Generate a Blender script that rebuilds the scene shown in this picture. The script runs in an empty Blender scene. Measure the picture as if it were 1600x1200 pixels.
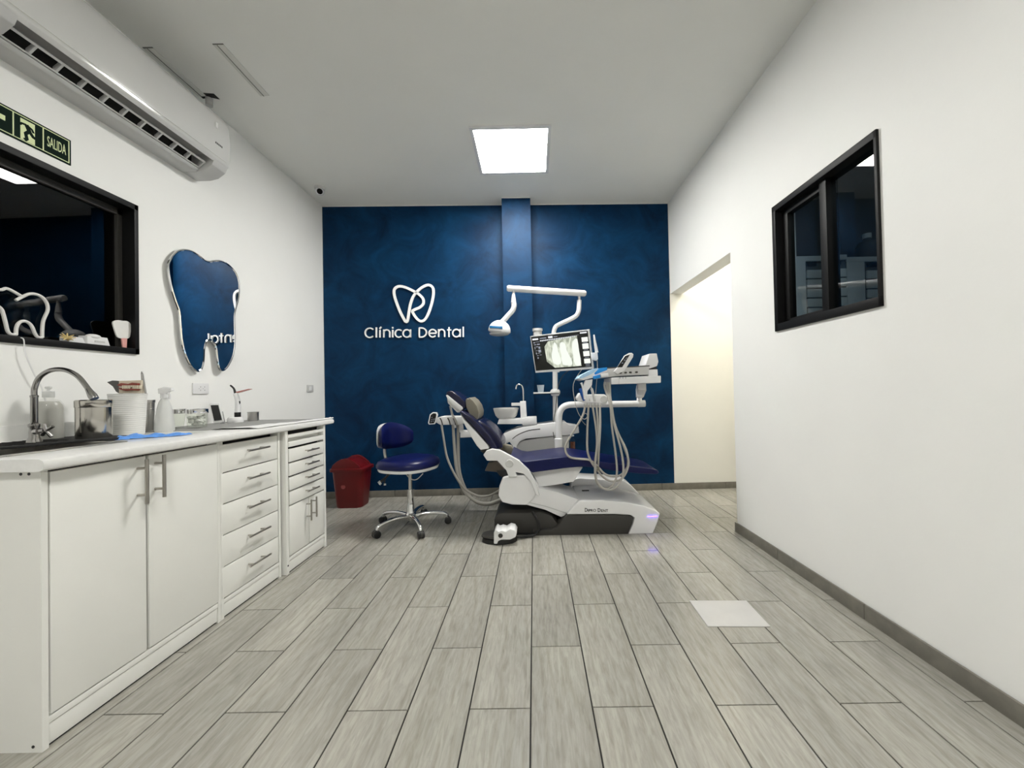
import bpy, bmesh, math, random
from mathutils import Vector, Matrix
random.seed(7)
sc = bpy.context.scene
col = sc.collection

# ------------------------------------------------------------------ camera
F, YAW, PITCH, ROLL, CH = 593.617, .00565, .011914, -.020052, 1.0473   # fitted on the 20 x 60 cm floor tiles
CX, CY = 830.85, 603.68
_r = Vector((math.cos(YAW), math.sin(YAW), 0))
_d = Vector((-math.sin(YAW) * math.cos(PITCH), math.cos(YAW) * math.cos(PITCH), math.sin(PITCH)))
_u = _r.cross(_d)
CR = _r * math.cos(ROLL) + _u * math.sin(ROLL)
CU = -_r * math.sin(ROLL) + _u * math.cos(ROLL)
C0 = Vector((0, 0, CH))
cd = bpy.data.cameras.new('camera'); cam = bpy.data.objects.new('camera', cd); col.objects.link(cam)
cd.sensor_width = 36; cd.lens = F / 1600 * 36
cd.shift_x = -(CX - 800) / 1600; cd.shift_y = (CY - 600) / 1600
cd.clip_start = .02
m = Matrix.Identity(4)
for i, v in enumerate((CR, CU, -_d)):
    for j in range(3): m[j][i] = v[j]
m.translation = C0
cam.matrix_world = m
sc.camera = cam

# ------------------------------------------------------------------ world, exposure
w = bpy.data.worlds.new('night'); sc.world = w; w.use_nodes = True
w.node_tree.nodes['Background'].inputs[0].default_value = (.01, .012, .016, 1)
w.node_tree.nodes['Background'].inputs[1].default_value = .3
sc.view_settings.view_transform = 'Standard'; sc.view_settings.look = 'None'
sc.view_settings.gamma = 1; sc.view_settings.use_curve_mapping = False
sc.view_settings.exposure = 1.5
PANEL_POWER = 26.0          # emission of every ceiling panel in the treatment room
CORRIDOR_POWER = 10.0
STORE_FILL_POWER = 1.1
CE = 2.98                   # ceiling height
LW = -2.13                  # left wall

# ------------------------------------------------------------------ pixel helpers (photo is 1600 x 1200)
def ray(x, y): return _d + CR * ((x - CX) / F) - CU * ((y - CY) / F)
def on(axis, val, x, y):
    v = ray(x, y); t = (val - C0[axis]) / v[axis]; return C0 + v * t
def PX(val, x, y): return on(0, val, x, y)
def PY(val, x, y): return on(1, val, x, y)
def PZ(val, x, y): return on(2, val, x, y)

# ------------------------------------------------------------------ materials
def mat(name, color, rough=.5, metal=0., spec=.5, emit=None, estr=0., var=.04, scale=6., bump=0., bscale=80., alpha=1., trans=0., coat=0., ior=1.45):
    mt = bpy.data.materials.new(name); mt.use_nodes = True
    nt = mt.node_tree; b = nt.nodes['Principled BSDF']
    b.inputs['Roughness'].default_value = rough; b.inputs['Metallic'].default_value = metal
    b.inputs['Specular IOR Level'].default_value = spec; b.inputs['IOR'].default_value = ior
    b.inputs['Transmission Weight'].default_value = trans; b.inputs['Alpha'].default_value = alpha
    b.inputs['Coat Weight'].default_value = coat; b.inputs['Coat Roughness'].default_value = .05
    tc = nt.nodes.new('ShaderNodeTexCoord'); nz = nt.nodes.new('ShaderNodeTexNoise')
    nz.inputs['Scale'].default_value = scale; nz.inputs['Detail'].default_value = 4
    nt.links.new(tc.outputs['Object'], nz.inputs['Vector'])
    rp = nt.nodes.new('ShaderNodeValToRGB')
    rp.color_ramp.elements[0].position = .3; rp.color_ramp.elements[1].position = .7
    rp.color_ramp.elements[0].color = tuple(c * (1 - var) for c in color) + (1,)
    rp.color_ramp.elements[1].color = tuple(min(1, c * (1 + var)) for c in color) + (1,)
    nt.links.new(nz.outputs['Fac'], rp.inputs['Fac']); nt.links.new(rp.outputs['Color'], b.inputs['Base Color'])
    if bump:
        n2 = nt.nodes.new('ShaderNodeTexNoise'); n2.inputs['Scale'].default_value = bscale; n2.inputs['Detail'].default_value = 3
        nt.links.new(tc.outputs['Object'], n2.inputs['Vector'])
        bp = nt.nodes.new('ShaderNodeBump'); bp.inputs['Strength'].default_value = bump; bp.inputs['Distance'].default_value = .01
        nt.links.new(n2.outputs['Fac'], bp.inputs['Height']); nt.links.new(bp.outputs['Normal'], b.inputs['Normal'])
    if emit:
        b.inputs['Emission Color'].default_value = tuple(emit) + (1,); b.inputs['Emission Strength'].default_value = estr
    return mt

def glass(name, tint, ior=1.5, rough=0.):
    mt = bpy.data.materials.new(name); mt.use_nodes = True; nt = mt.node_tree
    for n in list(nt.nodes): nt.nodes.remove(n)
    o = nt.nodes.new('ShaderNodeOutputMaterial'); mx = nt.nodes.new('ShaderNodeMixShader')
    t = nt.nodes.new('ShaderNodeBsdfTransparent'); g = nt.nodes.new('ShaderNodeBsdfGlossy'); fr = nt.nodes.new('ShaderNodeFresnel')
    t.inputs[0].default_value = tuple(tint) + (1,); g.inputs['Roughness'].default_value = rough; fr.inputs[0].default_value = ior
    ge = nt.nodes.new('ShaderNodeNewGeometry'); sub = nt.nodes.new('ShaderNodeMath'); sub.operation = 'SUBTRACT'; sub.inputs[0].default_value = 1; sub.use_clamp = True
    mu = nt.nodes.new('ShaderNodeMath'); mu.operation = 'MULTIPLY'                # the sheet reflects once, on its outer face
    nt.links.new(ge.outputs['Backfacing'], sub.inputs[1]); nt.links.new(fr.outputs[0], mu.inputs[0]); nt.links.new(sub.outputs[0], mu.inputs[1])
    nt.links.new(mu.outputs[0], mx.inputs[0]); nt.links.new(t.outputs[0], mx.inputs[1]); nt.links.new(g.outputs[0], mx.inputs[2])
    nt.links.new(mx.outputs[0], o.inputs[0]); return mt

def plank_mat():
    mt = bpy.data.materials.new('plank_tile'); mt.use_nodes = True; nt = mt.node_tree; b = nt.nodes['Principled BSDF']
    N = nt.nodes.new; L = nt.links.new
    tc = N('ShaderNodeTexCoord'); oi = N('ShaderNodeObjectInfo')
    mul = N('ShaderNodeVectorMath'); mul.operation = 'MULTIPLY'; mul.inputs[1].default_value = (1, .13, 1)
    L(tc.outputs['Object'], mul.inputs[0])
    off = N('ShaderNodeCombineXYZ'); sm = N('ShaderNodeMath'); sm.operation = 'MULTIPLY'; sm.inputs[1].default_value = 37.
    L(oi.outputs['Random'], sm.inputs[0]); L(sm.outputs[0], off.inputs[0]); L(sm.outputs[0], off.inputs[2])
    add = N('ShaderNodeVectorMath'); L(mul.outputs[0], add.inputs[0]); L(off.outputs[0], add.inputs[1])
    fine = N('ShaderNodeTexNoise'); fine.inputs['Scale'].default_value = 85; fine.inputs['Detail'].default_value = 8; fine.inputs['Roughness'].default_value = .62; fine.inputs['Distortion'].default_value = .6
    L(add.outputs[0], fine.inputs['Vector'])
    wav = N('ShaderNodeTexWave'); wav.bands_direction = 'X'; wav.inputs['Scale'].default_value = 5; wav.inputs['Distortion'].default_value = 14
    wav.inputs['Detail'].default_value = 3; wav.inputs['Detail Scale'].default_value = 1.3
    L(add.outputs[0], wav.inputs['Vector'])
    big = N('ShaderNodeTexNoise'); big.inputs['Scale'].default_value = 6; big.inputs['Detail'].default_value = 2
    L(add.outputs[0], big.inputs['Vector'])
    r1 = N('ShaderNodeValToRGB'); r1.color_ramp.elements[0].position = .32; r1.color_ramp.elements[1].position = .62
    r1.color_ramp.elements[0].color = (.290, .277, .244, 1); r1.color_ramp.elements[1].color = (.395, .381, .340, 1)
    L(fine.outputs['Fac'], r1.inputs['Fac'])
    r2 = N('ShaderNodeValToRGB'); r2.color_ramp.elements[0].position = .0; r2.color_ramp.elements[1].position = .25
    r2.color_ramp.elements[0].color = (.90, .895, .88, 1); r2.color_ramp.elements[1].color = (1, 1, 1, 1)
    L(wav.outputs['Fac'], r2.inputs['Fac'])
    r3 = N('ShaderNodeValToRGB'); r3.color_ramp.elements[0].position = .3; r3.color_ramp.elements[1].position = .7
    r3.color_ramp.elements[0].color = (.86, .86, .86, 1); r3.color_ramp.elements[1].color = (1.06, 1.06, 1.05, 1)
    L(big.outputs['Fac'], r3.inputs['Fac'])
    m1 = N('ShaderNodeMix'); m1.data_type = 'RGBA'; m1.blend_type = 'MULTIPLY'; m1.inputs[0].default_value = 1
    L(r1.outputs[0], m1.inputs[6]); L(r2.outputs[0], m1.inputs[7])
    m2 = N('ShaderNodeMix'); m2.data_type = 'RGBA'; m2.blend_type = 'MULTIPLY'; m2.inputs[0].default_value = 1
    L(m1.outputs[2], m2.inputs[6]); L(r3.outputs[0], m2.inputs[7])
    vr = N('ShaderNodeMapRange'); vr.inputs[3].default_value = .92; vr.inputs[4].default_value = 1.06; L(oi.outputs['Random'], vr.inputs[0])
    m3 = N('ShaderNodeMix'); m3.data_type = 'RGBA'; m3.blend_type = 'MULTIPLY'; m3.inputs[0].default_value = 1
    L(m2.outputs[2], m3.inputs[6]); L(vr.outputs[0], m3.inputs[7])
    L(m3.outputs[2], b.inputs['Base Color'])
    b.inputs['Roughness'].default_value = .15; b.inputs['Specular IOR Level'].default_value = .45
    bp = N('ShaderNodeBump'); bp.inputs['Strength'].default_value = .05; bp.inputs['Distance'].default_value = .002
    L(fine.outputs['Fac'], bp.inputs['Height']); L(bp.outputs['Normal'], b.inputs['Normal'])
    return mt

def blue_mat():
    mt = mat('blue_plaster', (.0045, .036, .125), .5, spec=.14, bump=.12, bscale=7.)
    nt = mt.node_tree; N = nt.nodes.new; L = nt.links.new
    b = nt.nodes['Principled BSDF']; tc = N('ShaderNodeTexCoord')
    n = N('ShaderNodeTexNoise'); n.inputs['Scale'].default_value = 3.2; n.inputs['Detail'].default_value = 9; n.inputs['Roughness'].default_value = .66; n.inputs['Distortion'].default_value = .8
    L(tc.outputs['Object'], n.inputs['Vector'])
    rp = N('ShaderNodeValToRGB'); e = rp.color_ramp.elements
    e[0].position = .28; e[0].color = (.0005, .0105, .035, 1); e[1].position = .72; e[1].color = (.0023, .039, .104, 1)
    L(n.outputs['Fac'], rp.inputs['Fac']); L(rp.outputs[0], b.inputs['Base Color'])
    return mt

M = dict(
    white=mat('wall_paint_white', (.87, .87, .845), .55, var=.012, scale=2.5, bump=.05, bscale=30),
    cream=mat('wall_paint_cream', (.80, .79, .74), .55, var=.015, scale=2.5, bump=.05, bscale=30),
    ceil=mat('ceiling_paint', (.86, .86, .82), .7, var=.015, scale=2., bump=.04, bscale=30),
    blue=blue_mat(), plank=plank_mat(),
    grout=mat('dark_grout', (.018, .016, .014), .9),
    base_tile=mat('grey_skirting_tile', (.17, .16, .135), .35, var=.18, scale=14),
    black_frame=mat('black_aluminium', (.004, .004, .004), .5, spec=.3),
    glass_l=glass('dark_window_glass', (.08, .09, .10)), glass_r=glass('tinted_window_glass', (.78, .84, .87)),
    cab=mat('white_laminate', (.80, .80, .76), .38, var=.012),
    cabdark=mat('cabinet_gap_shade', (.01, .01, .01), .8),  # near-black standing in for shade inside the cabinet gaps
    counter=mat('grey_white_laminate_top', (.74, .74, .72), .22, var=.03, scale=60),
    steel=mat('brushed_steel', (.50, .49, .47), .3, metal=1.),
    nickel=mat('brushed_nickel', (.34, .33, .32), .2, metal=1.),
    bright_steel=mat('polished_steel', (.52, .50, .46), .16, metal=1.),
    dsteel=mat('satin_handle_steel', (.42, .40, .36), .32, metal=1.),
    chrome=mat('chrome', (.75, .75, .75), .07, metal=1., var=.01),
    plastic=mat('white_plastic', (.80, .80, .80), .25, var=.01, coat=.2),
    plastic_g=mat('pale_grey_plastic', (.56, .56, .55), .32, var=.02),
    ac_white=mat('gloss_white_plastic', (.66, .66, .645), .16, var=.01, coat=.3),
    hose=mat('beige_grey_hose', (.40, .385, .35), .5, var=.03),
    navy=mat('navy_vinyl', (.0030, .0062, .062), .33, spec=.35, var=.08, scale=12),
    navy_dark=mat('dark_navy_vinyl', (.006, .0075, .036), .25, var=.1, scale=14, coat=.12),
    charcoal=mat('charcoal_plastic', (.040, .038, .034), .45, var=.05),
    black=mat('black_plastic', (.008, .008, .008), .4),
    rubber=mat('black_rubber_mat', (.007, .007, .007), .7, bump=.3, bscale=300),
    taupe=mat('taupe_vinyl', (.20, .185, .145), .45, var=.06),
    brown=mat('smoky_brown_plastic', (.075, .062, .050), .3, var=.1),
    red=mat('red_bin_plastic', (.115, .0025, .004), .38, var=.06),
    blue_film=mat('bright_blue_film', (.02, .30, .80), .25, var=.1, scale=30),
    pale_film=mat('pale_blue_film', (.42, .65, .85), .25, var=.12, scale=30),
    strip_blue=mat('blue_plastic_strip', (.01, .17, .42), .25),
    handle_blue=mat('deep_blue_plastic', (.01, .08, .34), .25),
    bag_blue=mat('blue_plastic_bag', (.13, .33, .80), .3, var=.2, scale=25, bump=.5, bscale=40),
    mirror=mat('mirror', (.86, .87, .88), .0, metal=1., var=0),
    exit_green=mat('dark_green_sign', (.002, .012, .007), .7, spec=.15),
    exit_glow=mat('pale_luminous_green', (.72, .80, .45), .5),
    pot=mat('white_ceramic', (.74, .74, .71), .35, var=.02),
    clear=glass('clear_plastic', (.97, .97, .96), 1.3, .03), jar=glass('jar_glass', (.95, .96, .94), 1.3),
    cup=mat('clear_cup', (.62, .70, .76), .25, alpha=.42, var=.02),
    frost=mat('frosted_plastic', (.74, .75, .73), .4, trans=.25, var=.02),
    liquid=mat('cloudy_liquid', (.46, .46, .43), .3, var=.08),
    cotton=mat('cotton', (.80, .80, .78), .9, bump=.6, bscale=90),
    mat_grey=mat('grey_pad', (.27, .27, .26), .7, var=.06, scale=30),
    film=mat('crumpled_white_film', (.84, .84, .82), .3, var=.04, bump=.3, bscale=30),
    gum=mat('gum_red', (.26, .055, .035), .4), tooth=mat('tooth_ivory', (.78, .70, .55), .3),
    card=mat('cream_card', (.66, .58, .46), .6), model_grey=mat('model_grey', (.09, .09, .085), .6),
    pink=mat('pink_plastic', (.72, .36, .33), .4), gold=mat('gold_filigree', (.55, .42, .18), .4, metal=.6),
    orange=mat('orange_shield', (.45, .06, .03), .3),
    neon=mat('neon_tube_off', (.74, .73, .70), .35), acrylic=glass('acrylic_backer', (.86, .88, .90), 1.45),
    rust=mat('brown_liquid', (.16, .06, .04), .2),
    plate=mat('white_floor_plate', (.56, .55, .53), .3, var=.03, scale=12),
    screen=mat('screen_black', (.004, .004, .004), .15, emit=(.02, .022, .02), estr=.15),
    xray=mat('xray_light', (.1, .1, .1), .4), led_blue=mat('blue_led', (.1, .1, .3), .4, emit=(.10, .035, 1.), estr=7),
    panel=mat('led_panel_diffuser', (.9, .9, .9), .5, emit=(1., .985, .945), estr=PANEL_POWER),
    panel_c=mat('led_panel_diffuser_warm', (.9, .9, .9), .5, emit=(1., .95, .82), estr=CORRIDOR_POWER),
    panel_fill=mat('store_fill_diffuser', (.9, .9, .9), .5, emit=(.9, 1., 1.), estr=STORE_FILL_POWER),
    icon=mat('screen_white', (.1, .1, .1), .4, emit=(.85, .88, .92), estr=.4),
    icon_dim=mat('screen_grey', (.05, .05, .05), .4, emit=(.5, .55, .65), estr=.2),
    thumb=mat('screen_thumb', (.1, .1, .1), .4, emit=(.88, .92, .84), estr=.36),
    closet=mat('closet_white', (.74, .76, .75), .5), curtain=mat('dim_curtain', (.16, .18, .19), .8),
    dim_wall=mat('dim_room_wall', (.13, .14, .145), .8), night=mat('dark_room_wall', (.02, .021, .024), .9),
    tape=mat('ceiling_patch', (.70, .70, .66), .7), gap=mat('grey_gap', (.20, .20, .18), .8), seal=mat('dark_shadow_gap', (.02, .02, .018), .8),
    lens=mat('lens_black', (.004, .004, .004), .12), ink=mat('black_ink', (.012, .012, .014), .5),
    letter=mat('white_acrylic_letter', (.86, .86, .85), .3, var=.005),
)
def xray_nodes():                       # the X-ray picture on the monitor, flat print on a lit screen
    nt = M['xray'].node_tree; b = nt.nodes['Principled BSDF']; N = nt.nodes.new; L = nt.links.new
    tc = N('ShaderNodeTexCoord'); n = N('ShaderNodeTexNoise'); n.inputs['Scale'].default_value = 14; n.inputs['Detail'].default_value = 5; n.inputs['Distortion'].default_value = 1.2
    mp = N('ShaderNodeMapping'); mp.inputs['Scale'].default_value = (2.2, 1, .8); L(tc.outputs['Object'], mp.inputs[0]); L(mp.outputs[0], n.inputs['Vector'])
    rp = N('ShaderNodeValToRGB'); e = rp.color_ramp.elements
    e[0].position = .34; e[0].color = (.20, .23, .16, 1); e[1].position = .6; e[1].color = (.72, .76, .62, 1)
    L(n.outputs['Fac'], rp.inputs['Fac']); L(rp.outputs[0], b.inputs['Emission Color']); b.inputs['Emission Strength'].default_value = .36
xray_nodes()

# ------------------------------------------------------------------ object helpers
POS = {}
def props(o, label=None, cat=None, group=None, kind=None):
    if label: o['label'] = label
    if cat: o['category'] = cat
    if group: o['group'] = group
    if kind: o['kind'] = kind
    return o
def thing(name, label, cat, loc=(0, 0, 0), rotz=0., local=False, group=None):
    o = bpy.data.objects.new(name, None); col.objects.link(o); o.empty_display_size = .05
    o.location = loc; o.rotation_euler = (0, 0, rotz)
    POS[o] = Vector((0, 0, 0)) if local else Vector(loc)
    return props(o, label, cat, group)
def link(name, bm, mt, parent=None, smooth=False):
    bm.normal_update()
    bmesh.ops.recalc_face_normals(bm, faces=bm.faces)
    vs = [v.co for v in bm.verts]
    c = Vector([(min(v[i] for v in vs) + max(v[i] for v in vs)) / 2 for i in range(3)])
    if parent is None: c.z = min(v.z for v in vs)
    bmesh.ops.translate(bm, verts=bm.verts, vec=-c)
    me = bpy.data.meshes.new(name); bm.to_mesh(me); bm.free()
    if smooth:
        for p in me.polygons: p.use_smooth = True
        try: me.set_sharp_from_angle(angle=math.radians(38))
        except Exception: pass
    mm = M[mt] if isinstance(mt, str) else mt
    me.materials.append(mm)
    o = bpy.data.objects.new(name, me); col.objects.link(o)
    POS[o] = c
    if parent is not None:
        o.parent = parent; o.location = c - POS[parent]
    else: o.location = c
    return o
def struct(o): o['kind'] = 'structure'; return o
def add_box(bm, lo, hi, bevel=0., seg=2):
    lo, hi = Vector(lo), Vector(hi)
    b2 = bmesh.new(); bmesh.ops.create_cube(b2, size=1)
    for v in b2.verts: v.co = Vector([(lo[i] + hi[i]) / 2 + v.co[i] * (hi[i] - lo[i]) for i in range(3)])
    if bevel: bmesh.ops.bevel(b2, geom=b2.edges[:], offset=bevel, segments=seg, affect='EDGES', profile=.6)
    merge(bm, b2)
def merge(bm, b2):
    me = bpy.data.meshes.new('tmp'); b2.to_mesh(me); b2.free(); bm.from_mesh(me); bpy.data.meshes.remove(me)
def box(name, lo, hi, mt, parent=None, bevel=0., seg=2, smooth=True):
    bm = bmesh.new(); add_box(bm, lo, hi, bevel, seg); return link(name, bm, mt, parent, smooth and bevel > 0)
def boxes(name, lst, mt, parent=None, bevel=0.):
    bm = bmesh.new()
    for lo, hi in lst: add_box(bm, lo, hi, bevel)
    return link(name, bm, mt, parent, bevel > 0)
def add_prism(bm, pts, vec, bevel=0., seg=2, ang=25):
    b2 = bmesh.new(); vec = Vector(vec)
    a = [b2.verts.new(Vector(p)) for p in pts]; c = [b2.verts.new(Vector(p) + vec) for p in pts]; n = len(a)
    fa = b2.faces.new(a); fc = b2.faces.new(c[::-1])
    for i in range(n): b2.faces.new((a[i], c[i], c[(i + 1) % n], a[(i + 1) % n]))
    bmesh.ops.recalc_face_normals(b2, faces=b2.faces)
    if bevel:
        ed = [e for e in b2.edges if e.calc_face_angle(0) > math.radians(ang)]
        bmesh.ops.bevel(b2, geom=ed, offset=bevel, segments=seg, affect='EDGES', profile=.6, clamp_overlap=True)
    big = [f for f in b2.faces if len(f.verts) > 4]
    bmesh.ops.triangulate(b2, faces=big)
    merge(bm, b2)
def prism(name, pts, vec, mt, parent=None, bevel=0., seg=2, smooth=True):
    bm = bmesh.new(); add_prism(bm, pts, vec, bevel, seg); return link(name, bm, mt, parent, smooth)
def prof(name, px, yn, yf, mt, parent=None, bevel=.006, seg=2, spline=False):
    pts = [PY(yn, *p) for p in px]
    if spline: pts = smooth_pts(pts, True, 4)
    return prism(name, pts, (0, yf - yn, 0), mt, parent, bevel, seg)
def smooth_pts(pts, closed=False, k=6):
    pts = [Vector(p) for p in pts]; n = len(pts); out = []
    rng = range(n) if closed else range(n - 1)
    for i in rng:
        if closed: p0, p1, p2, p3 = pts[i - 1], pts[i], pts[(i + 1) % n], pts[(i + 2) % n]
        else: p0, p1, p2, p3 = pts[max(i - 1, 0)], pts[i], pts[i + 1], pts[min(i + 2, n - 1)]
        for j in range(k):
            t = j / k
            out.append(.5 * ((2 * p1) + (p2 - p0) * t + (2 * p0 - 5 * p1 + 4 * p2 - p3) * t * t + (3 * p1 - p0 - 3 * p2 + p3) * t ** 3))
    if not closed: out.append(pts[-1].copy())
    return out
def add_tube(bm, pts, r, seg=10, closed=False, cap=True):
    pts = [Vector(p) for p in pts]; n = len(pts)
    rs = r if isinstance(r, (list, tuple)) else [r] * n
    tang = []
    for i in range(n):
        a = pts[i - 1] if (i > 0 or closed) else pts[i]; b = pts[(i + 1) % n] if (i < n - 1 or closed) else pts[i]
        tang.append((b - a).normalized())
    t0 = tang[0]; ref = Vector((0, 0, 1)) if abs(t0.z) < .9 else Vector((1, 0, 0))
    u = t0.cross(ref).normalized(); rings = []
    for i in range(n):
        t = tang[i]; u = (u - t * u.dot(t)).normalized(); v = t.cross(u)
        rings.append([bm.verts.new(pts[i] + (u * math.cos(2 * math.pi * k / seg) + v * math.sin(2 * math.pi * k / seg)) * rs[i]) for k in range(seg)])
    for i in range(n if closed else n - 1):
        A, B = rings[i], rings[(i + 1) % n]
        for k in range(seg): bm.faces.new((A[k], A[(k + 1) % seg], B[(k + 1) % seg], B[k]))
    if cap and not closed: bm.faces.new(rings[0][::-1]); bm.faces.new(rings[-1])
def tube(name, pts, r, mt, parent=None, seg=10, sm=True, k=6, closed=False):
    if sm:
        n0 = len(pts)
        if isinstance(r, (list, tuple)):
            rr = []
            for i in range(n0 - 1):
                for j in range(k): rr.append(r[i] + (r[i + 1] - r[i]) * j / k)
            rr.append(r[-1]); r = rr
        pts = smooth_pts(pts, closed, k)
    bm = bmesh.new(); add_tube(bm, pts, r, seg, closed); return link(name, bm, mt, parent, True)
def add_lathe(bm, c, profile, seg=28, axis='z'):
    c = Vector(c); rings = []
    for r, z in profile:
        if r < 1e-5:
            rings.append([bm.verts.new(c + ax((0, 0, z), axis))])
        else:
            rings.append([bm.verts.new(c + ax((r * math.cos(2 * math.pi * k / seg), r * math.sin(2 * math.pi * k / seg), z), axis)) for k in range(seg)])
    for A, B in zip(rings, rings[1:]):
        if len(A) == 1 and len(B) == 1: continue
        for k in range(seg):
            if len(A) == 1: bm.faces.new((A[0], B[k], B[(k + 1) % seg]))
            elif len(B) == 1: bm.faces.new((A[k], B[0], A[(k + 1) % seg]))
            else: bm.faces.new((A[k], A[(k + 1) % seg], B[(k + 1) % seg], B[k]))
    return bm
def ax(v, a):
    if a == 'z': return Vector(v)
    if a == 'x': return Vector((v[2], v[0], v[1]))
    return Vector((v[1], v[2], v[0]))
def lathe(name, c, profile, mt, parent=None, seg=28, axis='z'):
    bm = bmesh.new(); add_lathe(bm, c, profile, seg, axis); return link(name, bm, mt, parent, True)
def ellipsoid(name, c, r, mt, parent=None, seg=20):
    bm = bmesh.new(); bmesh.ops.create_uvsphere(bm, u_segments=seg, v_segments=seg // 2 + 2, radius=1)
    for v in bm.verts: v.co = Vector(c) + Vector((v.co.x * r[0], v.co.y * r[1], v.co.z * r[2]))
    return link(name, bm, mt, parent, True)
def text_bm(s, X, Yv, size_w, size_h, origin, depth=.001, bold=0.):
    """built-in lettering scaled to a width x height, laid in the plane X, Y from origin"""
    cu = bpy.data.curves.new('txt', 'FONT'); cu.body = s; cu.extrude = 0; cu.resolution_u = 3; cu.offset = bold
    to = bpy.data.objects.new('txt', cu); col.objects.link(to)
    bpy.context.view_layer.update()
    me = bpy.data.meshes.new_from_object(to.evaluated_get(bpy.context.evaluated_depsgraph_get()))
    bpy.data.objects.remove(to); bpy.data.curves.remove(cu)
    xs = [v.co.x for v in me.vertices]; ys = [v.co.y for v in me.vertices]
    x0, x1, y0, y1 = min(xs), max(xs), min(ys), max(ys)
    X = Vector(X).normalized(); Yv = Vector(Yv).normalized(); Zv = X.cross(Yv); bm = bmesh.new(); bm.from_mesh(me); bpy.data.meshes.remove(me)
    for v in bm.verts:
        v.co = Vector(origin) + X * ((v.co.x - x0) / (x1 - x0) * size_w) + Yv * ((v.co.y - y0) / (y1 - y0) * size_h)
    ex = bmesh.ops.extrude_face_region(bm, geom=bm.faces[:])
    bmesh.ops.translate(bm, verts=[e for e in ex['geom'] if isinstance(e, bmesh.types.BMVert)], vec=Zv * depth)
    return bm
def copy_tree(o, parent=None):
    c = o.copy(); col.objects.link(c); c.parent = parent
    for ch in list(o.children): copy_tree(ch, c)
    return c

# ================================================================== THE ROOM
# floor: dark grout bed with every wood-look tile laid on it
floor = struct(box('floor', (-2.4, -3.1, -.08), (3.2, 4.2, -.004), 'grout'))
TX0, TY0, TW, TL = -.0315, 2.4728, .203, .603
pm = None
for k in range(-11, 15):
    par = 0 if k % 2 else 1
    for mm in range(-10 + ((-10 + par) % 2), 8, 2):
        ya, yb = TY0 + mm * TL / 2, TY0 + mm * TL / 2 + TL
        xa, xb = TX0 + k * TW, TX0 + (k + 1) * TW
        if k >= 8 and yb < 2.70: continue
        if xb < -1.62 and 1.3 < ya and yb < 2.5: continue
        if ya > 3.93 + .0285 * xa or yb < -.3 or xb > 2.95: continue
        ye = min(yb, 3.99 + .0285 * xa)
        if ye < yb - 1e-4 or pm is None:
            lo, hi = (xa + .0027, ya + .0023, -.0105), (xb - .0027, ye - .0023, 0)
            bm = bmesh.new(); add_box(bm, lo, hi)
            o = link('plank', bm, 'plank', floor)
            if ye == yb: pm = o.data
        else:
            o = bpy.data.objects.new('plank', pm); col.objects.link(o); o.parent = floor
            o.location = Vector(((xa + xb) / 2, (ya + yb) / 2, -.00525)) - POS[floor]
struct(box('ceiling', (-2.4, -3.1, CE), (3.2, 4.2, CE + .12), 'ceil'))

# left wall with the window hole
WY0, WY1, WZ0, WZ1 = .55, 2.03, 1.285, 2.09
TH = .15
struct(boxes('wall_left', [((LW - TH, -3., 0), (LW, WY0, CE)), ((LW - TH, WY1, 0), (LW, 4.1, CE)),
     ((LW - TH, WY0, 0), (LW, WY1, WZ0)), ((LW - TH, WY0, WZ1), (LW, WY1, CE))], 'white'))
# dark room behind the left window
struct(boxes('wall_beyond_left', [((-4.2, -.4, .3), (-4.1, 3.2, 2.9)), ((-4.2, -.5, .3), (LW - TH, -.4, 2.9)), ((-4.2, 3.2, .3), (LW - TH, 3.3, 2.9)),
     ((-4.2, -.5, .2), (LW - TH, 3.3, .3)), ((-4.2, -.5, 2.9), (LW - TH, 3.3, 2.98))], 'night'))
struct(box('wall_rear', (-2.3, -3.12, 0), (3.2, -3., CE), 'white'))

# back wall: turned by 1.6 degrees as in the photo; local x along the wall, local y into the wall
BA = math.atan(.0285); BORG = Vector((0, 3.908, 0))
BX = Vector((math.cos(BA), math.sin(BA), 0)); BN = Vector((-math.sin(BA), math.cos(BA), 0))
def back_local(x, y, off=0.):
    """photo pixel -> local coordinates on the back wall plane pulled forward by off"""
    o = BORG - BN * off; v = ray(x, y); t = (o - C0).dot(BN) / v.dot(BN); p = C0 + v * t - BORG
    return Vector((p.dot(BX), -off, p.z))
def back_obj(o):
    o.rotation_euler.z = BA; v = o.location.copy(); o.location = BORG + BX * v.x + BN * v.y + Vector((0, 0, v.z)); return o
wb = struct(back_obj(box('wall_back', (-2.35, 0, 0), (3.2, .15, CE), 'cream')))
POS[wb] = POS[wb]
blue = box('blue_paint', (-2.125, -.003, .0), (1.432, .001, CE - .012), 'blue', wb)
pil = back_obj(box('pillar', (-.286, -.143, 0), (-.006, 0, CE), 'white'))
struct(pil); pil.name = 'trim_1'
prism('blue_paint', [(-.289, 0, 0), (-.289, -.146, 0), (-.003, -.146, 0), (-.003, 0, 0)], (0, 0, CE - .012), 'blue', pil)
# skirting tiles of the back wall
bb = struct(back_obj(box('baseboard_back', (-2.13, -.008, .0), (3.0, 0, .062), 'grout')))
xs = [-2.12, -1.432, -.765, -.10, .60, 1.30, 1.965, 2.63, 2.99]
for a, b in zip(xs, xs[1:]):
    if a < -.5 < b or True: box('tile', (a + .002, -.0135, .0), (b - .002, -.004, .066), 'base_tile', bb, .001)
pb = struct(back_obj(box('baseboard_pillar', (-.298, -.158, 0), (.006, -.146, .066), 'base_tile')))

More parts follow.
